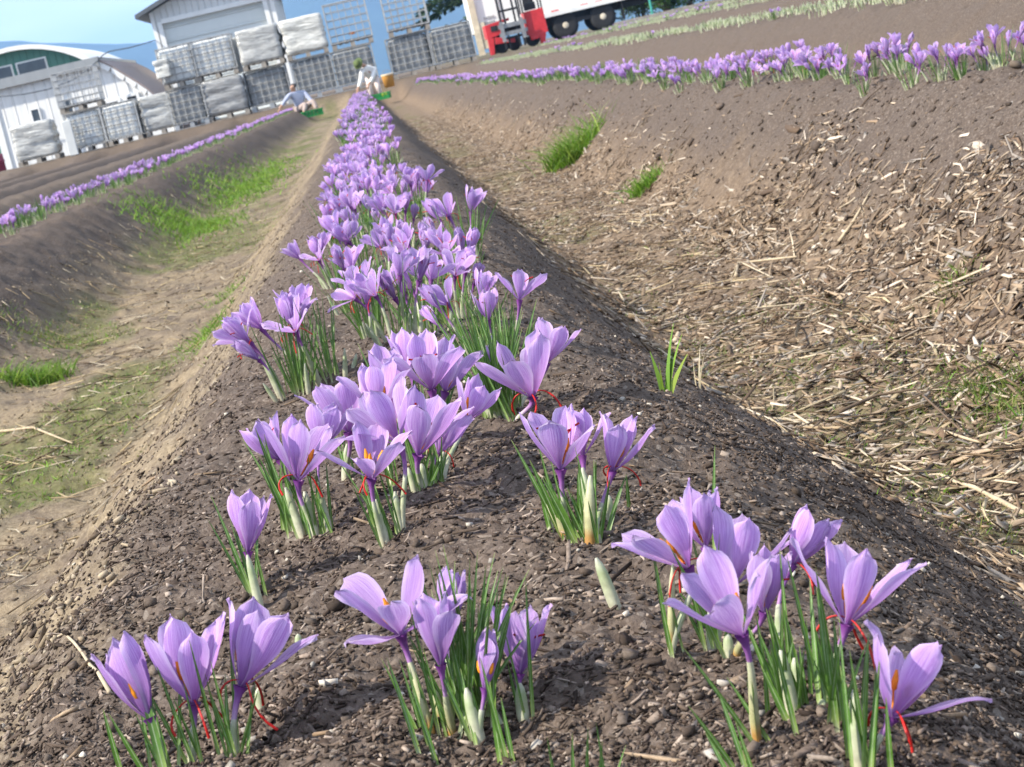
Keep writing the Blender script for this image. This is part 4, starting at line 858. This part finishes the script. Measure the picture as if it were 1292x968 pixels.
for yy in (.6, 1.9): m.box((tl / 2, yy, fl - .16), (tl - .5, .12, .28))
for xx in (3.4, 4.1, 4.8, 5.3): m.box((xx, 1.27, fl - .32), (.14, 1.8, .2))
m.build('chassis', M['chassis'], tr)
for px, py in ((716, 40), (763, 28)):
    wx = at_y(px, py, TRY)[0] - tx0
    for yy in (.08, 2.1):
        ty = MB().lathe([(.30, 0), (.44, .0), (.50, .05), (.50, .25), (.44, .30), (.30, .30)], (wx, yy, .49), 26, 'y').build('wheel', M['rubber'], tr, True)
        MB().lathe([(.29, .03), (.27, .02), (.25, .10), (.13, .12), (.12, .0), (.06, -.02)], (wx, yy, .49), 20, 'y').build('rim', M['rim'], ty)
m = MB(); wx = at_y(740, 34, TRY)[0] - tx0; m.box((wx, .55, .60), (1.5, .9, .14)); m.build('bogie', M['chassis'], tr)
m = MB(); m.box((wx + 1.5, .2, .55), (.03, .5, .7)); m.build('mudflap', M['chassis'], tr)
m = MB(); m.tube([(wx + 1.35 + .32 * math.cos(t), .3, .55 + .28 * math.sin(t)) for t in np.linspace(0, 6.28, 20)], .03, 6); m.build('air_hose', M['chassis'], tr)
M['reflector'] = simple('red_reflector', (0.55, 0.06, 0.06), 0.4); M['ink'] = simple('grey_lettering', (0.25, 0.25, 0.26), 0.6)
for px, py in ((700, 14), (737, 6), (755, 2), (661, 22)):
    q = at_y(px, py, TRY); MB().box((q[0] - tx0, -.012, q[2] - YZ), (.3, .01, .06)).build('reflector', M['reflector'], tr)
m = MB(); q = at_y(617, 25, TRY)
for r_, zz in enumerate((.09, -.09)):
    for k in range(5): m.box((q[0] - tx0 - .16 + k * .085, -.008, q[2] - YZ + zz), (.055, .01, .07 if k % 2 else .09))
m.build('lettering', M['ink'], tr)
m = MB(); q = at_y(632, 22, TRY); m.box((q[0] - tx0, -.01, q[2] - YZ + .3), (.03, .02, 1.3)); m.build('door_seam', M['steel'], tr)

# --- red truck mounted forklift parked against the trailer
FY = 76.6; f0 = at_y(617, 60, FY)[0]; f1 = at_y(692, 40, FY)[0]; W = f1 - f0
fk = tag(empty('forklift', (f0, FY, YZ)), 'red three wheeled forklift with a tall mast standing in front of the white trailer', 'forklift')
m = MB(); m.poly([(.02, 0, .62), (.62, 0, .70), (.62, 0, 1.10), (.95, 0, 1.12), (.95, 0, 1.22), (.02, 0, 1.12)], (0, 1.6, 0)); m.poly([(.02, .0, .02), (.16, .0, .02), (.26, 0, .62), (.02, 0, .64)], (0, .35, 0)); m.poly([(.26, -.005, .38), (1.0, -.005, .30), (1.0, -.005, .46), (.30, -.005, .63)], (0, .3, 0)); m.build('frame', M['red'], fk, False, .012)
m = MB(); m.poly([(1.52, .0, .42), (W, .0, .40), (W - .02, .0, 1.30), (1.52, .0, 1.28)], (0, 1.3, 0)); m.poly([(1.60, -.01, .22), (W - .3, -.01, .25), (W - .1, -.01, .42), (1.56, -.01, .42)], (0, .5, 0)); m.poly([(W - .36, -.015, -.0), (W - .20, -.015, -.0), (W - .08, -.015, .43), (W - .34, -.015, .43)], (0, .3, 0)); m.build('cab_body', M['red'], fk, False, .015)
m = MB(); m.box((.34, -.01, .95), (.26, .02, .2)); m.build('lamp_recess', M['chassis'], fk)
m = MB()
for xx in (.62, .78, 1.16, 1.32): m.box((xx, -.12, 1.45), (.07, .10, 2.7))
for zz in (.5, 1.5, 2.6): m.box((.97, -.10, zz), (.70, .06, .08))
m.build('mast', M['chassis'], fk)
m = MB(); m.box((1.0, -.22, .95), (1.05, .05, .16)); m.box((1.0, -.22, .66), (1.05, .05, .14))
m.build('carriage', M['steel'], fk)
for xx in (.60, 1.36): MB().poly([(xx - .07, -.25, 1.12), (xx + .07, -.25, 1.12), (xx + .07, -.25, .42), (xx - .07, -.25, .42)], (0, -.06, 0)).box((xx, -.75, .40), (.13, 1.05, .045)).build('fork', M['steel'], fk)
m = MB(); m.box((1.82, .45, 1.45), (.42, .45, .26)); m.box((1.82, .72, 1.70), (.42, .14, .42), 0, .85); m.build('seat', M['chassis'], fk, False, .03)
m = MB()
for xx in (1.50, W - .05):
    for yy in (.1, 1.2): m.tube([(xx, yy, 1.25), (xx + .02, yy, 2.2)], .03, 6)
for xx in (1.50, W - .05): m.tube([(xx, .1, 2.2), (xx, 1.2, 2.2)], .03, 6)
for yy in (.1, .4, .7, 1.0, 1.2): m.tube([(1.50, yy, 2.2), (W - .05, yy, 2.2)], .022, 6)
m.build('overhead_guard', M['chassis'], fk)
for xx, yy in ((.5, .25), (W - .6, .25), (1.05, 1.45)):
    ty = MB().lathe([(.15, 0), (.24, 0), (.27, .04), (.27, .2), (.24, .24), (.15, .24)], (xx, yy, .27), 20, 'y').build('wheel', M['rubber'], fk, True)
    MB().lathe([(.145, .02), (.12, .06), (.05, .04)], (xx, yy, .27), 14, 'y').build('rim', M['red'], ty)

# --- trees and shrubs
M['needle'] = tinted('conifer_needles', 0.6, 0.2, 0.2); M['shrub'] = tinted('shrub_leaves', 0.5, 0.3, 0.25); M['trunk'] = simple('tree_bark', (0.10, 0.075, 0.055), 0.9, 0, 0.35, 8)
def leaf_cloud(name, P, size, cols, mat, parent, flat=0.5, D=None):
    n = len(P); a = RNG.normal(0, 1, (n, 3)); a[:, 2] *= flat
    if D is not None: a = D + a * 0.35
    a /= np.linalg.norm(a, axis=1)[:, None]; b = np.cross(a, RNG.normal(0, 1, (n, 3))); b /= np.linalg.norm(b, axis=1)[:, None]
    L = RNG.uniform(.6, 1.3, n)[:, None] * size; V = np.stack([P - a * L * .5, P + b * L * .22, P + a * L * .5, P - b * L * .22], 1).reshape(-1, 3)
    return link(name, np_mesh(name, V, np.arange(n * 4).reshape(-1, 4), mat, col=np.repeat(cols, 4, 0)), parent)
def conifer(x, y, h, rad, low, label):
    o = tag(empty('conifer', (x, y, YZ)), label, 'tree'); MB().tube([(0, 0, -.1), (.03, .02, h * .5), (0, 0, h)], [.26, .15, .02], 8).build('trunk', M['trunk'], o, True)
    lm = MB(); P = []; D = []
    z = low
    while z < h * .97:
        for k in range(random.randint(3, 5)):
            az = random.uniform(0, 6.28); ln = rad * (1 - z / h) ** .8 * random.uniform(.7, 1.1) + .15; dz = random.uniform(-.28, .05) * ln
            e = np.array([math.cos(az) * ln, math.sin(az) * ln, z + dz]); s = np.array([0, 0, z]); md = (s + e) / 2 + [0, 0, .12 * ln]; lm.tube([s, md, e], [.035, .022, .006], 4)
            for q in range(int(70 * ln)):
                t = random.random() ** .7; c = s * (1 - t) ** 2 + 2 * md * t * (1 - t) + e * t * t; sp = .30 * (1.1 - t * .6); off = np.array([random.gauss(0, sp), random.gauss(0, sp), random.gauss(-.06, .09)]); P.append(c + off); D.append((e - s) / ln + off / sp * .5)
        z += random.uniform(.28, .5)
    P = np.array(P); D = np.array(D); lm.build('limbs', M['trunk'], o); leaf_cloud('crown', P, .34, palette(len(P), [(.022, .05, .025), (.035, .07, .03), (.05, .085, .045), (.018, .04, .022)]), M['needle'], o, .5, D)
p = at_y(603, 20, 98); conifer(p[0] + .4, 98, 13.5, 3.7, 1.4, 'dark green conifer with drooping boughs behind the trailer rear end')
def shrub(x, y, r, h, label, cs, n=2600):
    o = tag(empty('shrub', (x, y, YZ)), label, 'shrub'); m = MB(); P = []
    for k in range(16):
        az = random.uniform(0, 6.28); e = np.array([math.cos(az) * r * random.uniform(.3, .9), math.sin(az) * r * random.uniform(.3, .9), h * random.uniform(.5, 1)]); m.tube([(0, 0, -.05), e * [.4, .4, .6], e], [.03, .02, .006], 4)
        for q in range(n // 16): P.append(e * random.uniform(.55, 1.05) + np.random.default_rng(k * 999 + q).normal(0, .17 * r, 3))
    m.build('stems', M['trunk'], o); P = np.array(P); P[:, 2] = np.abs(P[:, 2]); leaf_cloud('crown', P, .16, palette(len(P), cs), M['shrub'], o)
for px, Y, r, h, lab, cs in ((806, 88, 1.2, 1.5, 'dark rounded shrub seen under the trailer floor beyond its wheels', [(.03, .06, .02), (.05, .09, .03)]), (838, 86, 1.0, 1.1, 'bright green shrub behind the teal post', [(.07, .16, .03), (.05, .11, .02)]), (870, 90, 1.3, 1.7, 'mid green shrub right of the teal post at the yard edge', [(.05, .11, .03), (.035, .07, .02)])):
    shrub(at_y(px, 5, Y)[0], Y, r, h, lab, cs)
p = at_y(822, 12, 77); o = tag(empty('sign_post', (p[0], 77, YZ)), 'teal post with a small white board beside the trailer', 'post'); MB().tube([(0, 0, -.1), (0, 0, 1.25)], .045, 8).build('pole', simple('teal_paint', (.05, .30, .25), .5), o); MB().box((0, -.05, 1.36), (.42, .03, .3)).build('board', M['trim'], o, False, .01)
m = MB(); q0 = at_y(778, 30, 68); q1 = at_y(890, 7, 68); m.box((0, 0, .07), (float(q1[0] - q0[0]), .12, .16)); tag(m.build('timber_edging', M['pallet'], None, False, .01), 'long pale timber edging along the yard behind the stubble rows', 'edging').location = (float((q0[0] + q1[0]) / 2), 68, YZ)

# --- hills
def hills():
    ps = np.array([[-2200, 515], [-1500, 560], [-900, 530], [-700, 540], [-560, 553], [-497, 566], [-435, 566], [-396, 558], [-358, 545], [-300, 530], [-240, 518], [-174, 514], [-146, 512], [-130, 521], [-110, 533], [-60, 552], [0, 560], [80, 548], [200, 520], [400, 530], [700, 500], [1200, 560], [2200, 520]], float)
    az = np.linspace(-1.0, 1.0, 420); u = np.tan(az) * F
    H = (np.interp(u, ps[:, 0], ps[:, 1]) - 414) / F
    H = H + (fbm(az * 60, az * 0 + 3, 77, 4) - .5) * .003
    V = []; prof = [(3300, 0), (3600, .35), (3900, .72), (4200, 1.0), (4600, .8), (5200, .0)]
    for D, k in prof:
        n = fbm(az * 25 + D, az * 9 + D * .01, 55, 3); V.append(np.stack([np.tan(az) * D, np.full_like(az, D), -2 + (H * 4200 + 2) * k * (1 - .25 * (n - .5) * (k < 1)) + 0.4], 1))
    m_ = len(az); n_ = len(prof); i = np.arange(n_ - 1)[:, None] * m_ + np.arange(m_ - 1)[None]; Fq = np.stack([i, i + 1, i + m_ + 1, i + m_], -1).reshape(-1, 4)
    tag(link('hills', np_mesh('hills', np.concatenate(V), Fq, simple('forested_hills', (.022, .045, .04), .95, 0, .4, .01), smooth=True)), kind='structure')
hills()
HAZE_D = 2.0e-4
t = NT('haze'); v = t.n('ShaderNodeVolumePrincipled'); v.inputs['Color'].default_value = (0.34, 0.60, 1.0, 1); v.inputs['Density'].default_value = HAZE_D; v.inputs['Anisotropy'].default_value = 0.0; t.l(v.outputs[0], t.out.inputs['Volume'])
hz = MB().box((0, 2000, 180), (14000, 9000, 368)).build('haze', t.m); tag(hz, kind='stuff')

# --- the two pickers
def skin_mesh(name, joints, bones, mat, parent, lvl=2, root=0):
    me = bpy.data.meshes.new(name); me.from_pydata([tuple(float(c) for c in j[:3]) for j in joints], bones, []); o = link(name, me, parent)
    md = o.modifiers.new('skin', 'SKIN'); sv = me.skin_vertices[0].data
    for k, j in enumerate(joints): sv[k].radius = (j[3], j[4] if len(j) > 4 else j[3]); sv[k].use_root = (k == root)
    sb = o.modifiers.new('sub', 'SUBSURF'); sb.levels = lvl; sb.render_levels = lvl; me.materials.append(mat)
    for p in me.polygons: p.use_smooth = True
    return o
M['skin'] = simple('skin', (.42, .25, .17), .55, 0, .1, 10); M['cloth_white'] = simple('white_cloth', (.72, .70, .66), .9, 0, .12, 6); M['cloth_pink'] = simple('pale_trousers', (.62, .52, .48), .9, 0, .12, 6); M['cloth_grey'] = simple('grey_blue_hoodie', (.33, .36, .46), .9, 0, .15, 6); M['cloth_tan'] = simple('pale_brown_trousers', (.34, .27, .24), .9, 0, .15, 6)
M['hair'] = simple('dark_hair', (.02, .016, .014), .6); M['hat'] = simple('green_hat', (.085, .115, .04), .85); M['shoe'] = simple('dark_boots', (.05, .045, .04), .7)
def picker(P, rad, label, mats, hat):
    """P joints in world space: pelvis chest neck head shl elbl hanl shr elbr hanr hipl kneel footl hipr kneer footr"""
    c = np.array([P['pelvis'][0], P['pelvis'][1], min(P['footl'][2], P['footr'][2], P['pelvis'][2])]); o = tag(empty('person', c), label, 'person')
    Q = {k: np.asarray(v) - c for k, v in P.items()}
    def J(k, r, r2=None): return (*Q[k], r, r2 or r)
    order = [('pelvis', .10), ('chest', .11), ('neck', .048), ('head', .085), ('shl', .05), ('elbl', .036), ('hanl', .03), ('shr', .05), ('elbr', .036), ('hanr', .03), ('hipl', .075), ('kneel', .05), ('footl', .038), ('hipr', .075), ('kneer', .05), ('footr', .038)]
    idx = {k: i for i, (k, _) in enumerate(order)}; bones = [('pelvis', 'chest'), ('chest', 'neck'), ('neck', 'head'), ('chest', 'shl'), ('shl', 'elbl'), ('elbl', 'hanl'), ('chest', 'shr'), ('shr', 'elbr'), ('elbr', 'hanr'), ('pelvis', 'hipl'), ('hipl', 'kneel'), ('kneel', 'footl'), ('pelvis', 'hipr'), ('hipr', 'kneer'), ('kneer', 'footr')]
    js = [J(k, r) for k, r in order]; bn = [(idx[a], idx[b]) for a, b in bones]; n = len(js)
    top = Q['head'] + (Q['head'] - Q['neck']) * .45; js.append((*top, .06, .06)); bn.append((idx['head'], n))          # crown of the head
    fdir = mats['face'] ; nose = Q['head'] + np.array(fdir) * .10; js.append((*nose, .018, .018)); bn.append((idx['head'], n + 1))
    for sgn, hk, ek in ((0, 'hanl', 'elbl'), (1, 'hanr', 'elbr')):                                                   # palm and five fingers
        d = Q[hk] - Q[ek]; d = d / np.linalg.norm(d); s = np.cross(d, [0, 1, .2]); s /= np.linalg.norm(s); pi = len(js); js.append((*(Q[hk] + d * .08), .03, .018)); bn.append((idx[hk], pi))
        for f, (lo, ln) in enumerate(((-.028, .07), (-.010, .085), (.010, .08), (.028, .065))): js.append((*(Q[hk] + d * (.08 + ln) + s * lo * 1.2 + np.array([0, 0, -.02])), .009, .009)); bn.append((pi, len(js) - 1))
        js.append((*(Q[hk] + d * .07 - s * .055), .010, .010)); bn.append((idx[hk], len(js) - 1))
    body = skin_mesh('body', js, bn, M['skin'], o)
    L = lambda a, b, t: Q[a] * (1 - t) + Q[b] * t
    sj = [(*Q['pelvis'], .135), (*Q['chest'], .15), (*L('chest', 'neck', .75), .07), (*Q['shl'], .072), (*Q['elbl'], .056), (*L('elbl', 'hanl', .85), .045), (*Q['shr'], .072), (*Q['elbr'], .056), (*L('elbr', 'hanr', .85), .045)]
    skin_mesh('jacket', sj, [(0, 1), (1, 2), (1, 3), (3, 4), (4, 5), (1, 6), (6, 7), (7, 8)], mats['top'], o)
    tj = [(*Q['pelvis'], .125), (*Q['hipl'], .10), (*Q['kneel'], .075), (*L('kneel', 'footl', .9), .058), (*Q['hipr'], .10), (*Q['kneer'], .075), (*L('kneer', 'footr', .9), .058)]
    skin_mesh('trousers', tj, [(0, 1), (1, 2), (2, 3), (0, 4), (4, 5), (5, 6)], mats['legs'], o)
    for k, e in (('footl', 'kneel'), ('footr', 'kneer')):
        toe = Q[k] + np.array(mats['face']) * [.16, .16, 0] + [0, 0, -.01]; skin_mesh('shoe', [(*Q[k], .055), (*toe, .042)], [(0, 1)], M['shoe'], o)
    ax = (Q['head'] - Q['neck']); ax = ax / np.linalg.norm(ax); hc = Q['head'] + ax * .03
    if hat:
        fr = frame_z(ax); m = MB(); prof = [(.155, .035), (.15, .05), (.108, .055), (.105, .10), (.08, .14), (.02, .152)]; m.lathe(prof, (0, 0, 0), 18); h_ = m.build('hat', M['hat'], o, True)
        for v in h_.data.vertices: v.co = Vector((fr @ np.array(v.co[:])) + hc)
    else:
        skin_mesh('hair', [(*(Q['head'] + ax * .06 - np.array(mats['face']) * .03), .125), (*(Q['head'] - np.array(mats['face']) * .07 - ax * .04), .10)], [(0, 1)], M['hair'], o)
    return o
PY = 55.0
q = lambda px, py, dy=0.0: at_y(px, py, PY + dy)
picker(dict(head=q(454, 81, -.25), neck=q(460, 83, -.12), chest=q(465, 88, -.03), pelvis=q(470, 100, .22), shl=q(457, 88, -.15), elbl=q(455, 102, -.28), hanl=q(452, 112, -.35), shr=q(473, 88, -.05), elbr=q(470, 98, -.2), hanr=q(466, 106, -.32),
            hipl=q(466, 102, .18), kneel=q(466, 111, .05), footl=q(470, 122, .12), hipr=q(474, 101, .2), kneer=q(477, 110, .05), footr=q(481, 120, .15)), 1,
       'person in white clothes and a green hat bending down to pick at the row end', dict(top=M['cloth_white'], legs=M['cloth_pink'], face=(-.5, -.7, -.5)), True)
picker(dict(head=q(369, 110), neck=q(371, 116, .04), chest=q(375, 122, .08), pelvis=q(379, 137, .2), shl=q(366, 119, 0), elbl=q(360, 127, -.1), hanl=q(355, 135, -.12), shr=q(384, 117, .1), elbr=q(391, 125, 0), hanr=q(396, 133, -.1),
            hipl=q(376, 139, .12), kneel=q(386, 131, -.15), footl=q(383, 143, -.3), hipr=q(384, 137, .12), kneer=q(395, 127, -.05), footr=q(400, 139, -.18)), 1,
       'dark haired person in a grey blue hoodie sitting between the beds', dict(top=M['cloth_grey'], legs=M['cloth_tan'], face=(-.45, -.8, -.2)), False)
M['crate'] = simple('green_plastic', (.008, .20, .045), .45, 0, .15, 6)
def crate(px, py, Y, rz, label, fill=None):
    p = at_y(px, py, Y); o = tag(empty('plastic_crate', (p[0], Y, p[2]), rz), label, 'crate'); m = MB(); w, d, h = .52, .36, .17
    m.box((0, 0, .012), (w, d, .024))
    for s in (-1, 1):
        for zz in (.05, .10): m.box((0, s * (d / 2 - .008), zz), (w, .016, .03)); m.box((s * (w / 2 - .008), 0, zz), (.016, d - .034, .03))
        for k in range(6): m.box((-w / 2 + .02 + k * (w - .04) / 5, s * (d / 2 - .0095), .085), (.03, .014, .12))
        for k in range(3): m.box((s * (w / 2 - .0095), -.1 + k * .1, .085), (.014, .03, .12))
    m.build('basket', M['crate'], o)
    m = MB(); m.box((0, d / 2, h - .015), (w + .03, .035, .03)); m.box((0, -d / 2, h - .015), (w + .03, .035, .03)); m.box((w / 2, 0, h - .015), (.034, d - .036, .031)); m.box((-w / 2, 0, h - .015), (.034, d - .036, .031)); m.build('rim', M['crate'], o)
crate(395, 147, 54.6, .2, 'green plastic crate on the soil beside the seated picker in the hoodie'); crate(481, 126, 54.6, -.15, 'green plastic crate at the feet of the picker in white')
p = at_y(485, 121.5, 54.6); bm_ = soft_block(.16, .14, .10, .1, .05, 3, 'yellow_gloves', simple('yellow_gloves', (.65, .62, .03), .7), None); bm_.location = (float(p[0]), 54.6, float(p[2]) - .1); tag(bm_, 'bright yellow gloves lying in the crate of the picker in white', 'gloves')
p = at_y(492, 110, 56); o = tag(empty('bucket', (p[0], 56, p[2])), 'orange bucket with a pale lid standing behind the picker in white', 'bucket')
MB().lathe([(.135, 0), (.16, .30), (.165, .32)], (0, 0, 0), 20).build('pail', simple('orange_plastic', (.55, .27, .06), .5), o, True); MB().lathe([(.175, .322), (.175, .35), (.15, .36)], (0, 0, 0), 20).build('lid', simple('pale_lid', (.62, .48, .28), .5), o)
m = MB(); m.tube([(.165 * math.cos(t), -.02, .27 + .2 * math.sin(t)) for t in np.linspace(0, PI, 12)], .006, 5); m.build('handle', M['steel'], o)

# ------------------------------------------------------------------ daylight
SUN_EL = R(43); SUN_AZ = math.atan2(-0.90, -0.36)            # direction to the sun: left, a little behind the camera
sd = Vector((math.sin(SUN_AZ) * math.cos(SUN_EL), math.cos(SUN_AZ) * math.cos(SUN_EL), math.sin(SUN_EL)))
w = bpy.data.worlds.new('World'); scene.world = w; w.use_nodes = True; nt = w.node_tree
bg = nt.nodes['Background']; sky = nt.nodes.new('ShaderNodeTexSky'); sky.sky_type = 'NISHITA'; sky.sun_disc = False
sky.sun_elevation = SUN_EL; sky.sun_rotation = SUN_AZ; sky.air_density = 1.0; sky.dust_density = 0.6; sky.ozone_density = 1.6
tc = nt.nodes.new('ShaderNodeTexCoord'); mp = nt.nodes.new('ShaderNodeMapping'); mp.vector_type = 'POINT'; mp.inputs['Location'].default_value = (0, 0, 0.22); mp.inputs['Scale'].default_value = (1, 1, 0.9)
nt.links.new(tc.outputs['Generated'], mp.inputs[0]); nm = nt.nodes.new('ShaderNodeVectorMath'); nm.operation = 'NORMALIZE'; nt.links.new(mp.outputs[0], nm.inputs[0]); nt.links.new(nm.outputs[0], sky.inputs[0])
cm = nt.nodes.new('ShaderNodeMapping'); cm.inputs['Scale'].default_value = (2.2, 2.2, 9); nt.links.new(tc.outputs['Generated'], cm.inputs[0])
cn = nt.nodes.new('ShaderNodeTexNoise'); cn.inputs['Scale'].default_value = 1.6; cn.inputs['Detail'].default_value = 6; nt.links.new(cm.outputs[0], cn.inputs['Vector'])
cr = nt.nodes.new('ShaderNodeValToRGB'); cr.color_ramp.elements[0].position = 0.28; cr.color_ramp.elements[1].position = 0.7; cr.color_ramp.elements[1].color = (.72, .72, .72, 1); nt.links.new(cn.outputs['Fac'], cr.inputs[0])
mx = nt.nodes.new('ShaderNodeMix'); mx.data_type = 'RGBA'; nt.links.new(cr.outputs[0], mx.inputs[0]); nt.links.new(sky.outputs[0], mx.inputs[6]); mx.inputs[7].default_value = (7.3, 7.6, 8.1, 1)
nt.links.new(mx.outputs[2], bg.inputs['Color']); bg.inputs['Strength'].default_value = 0.135
sl = bpy.data.lights.new('sun', 'SUN'); sl.energy = 4.2; sl.angle = R(0.7); sl.color = (1.0, 0.93, 0.82)
so = bpy.data.objects.new('sun', sl); COL.objects.link(so); so.rotation_euler = sd.to_track_quat('Z', 'Y').to_euler(); so.location = (-5, -3, 8)
vs = scene.view_settings; scene.display_settings.display_device = 'sRGB'; vs.view_transform = 'Standard'; vs.look = 'None'; vs.gamma = 1; vs.exposure = 1.18; vs.use_curve_mapping = False
scene.cycles.max_bounces = 8; scene.cycles.transparent_max_bounces = 8; scene.cycles.use_denoising = True
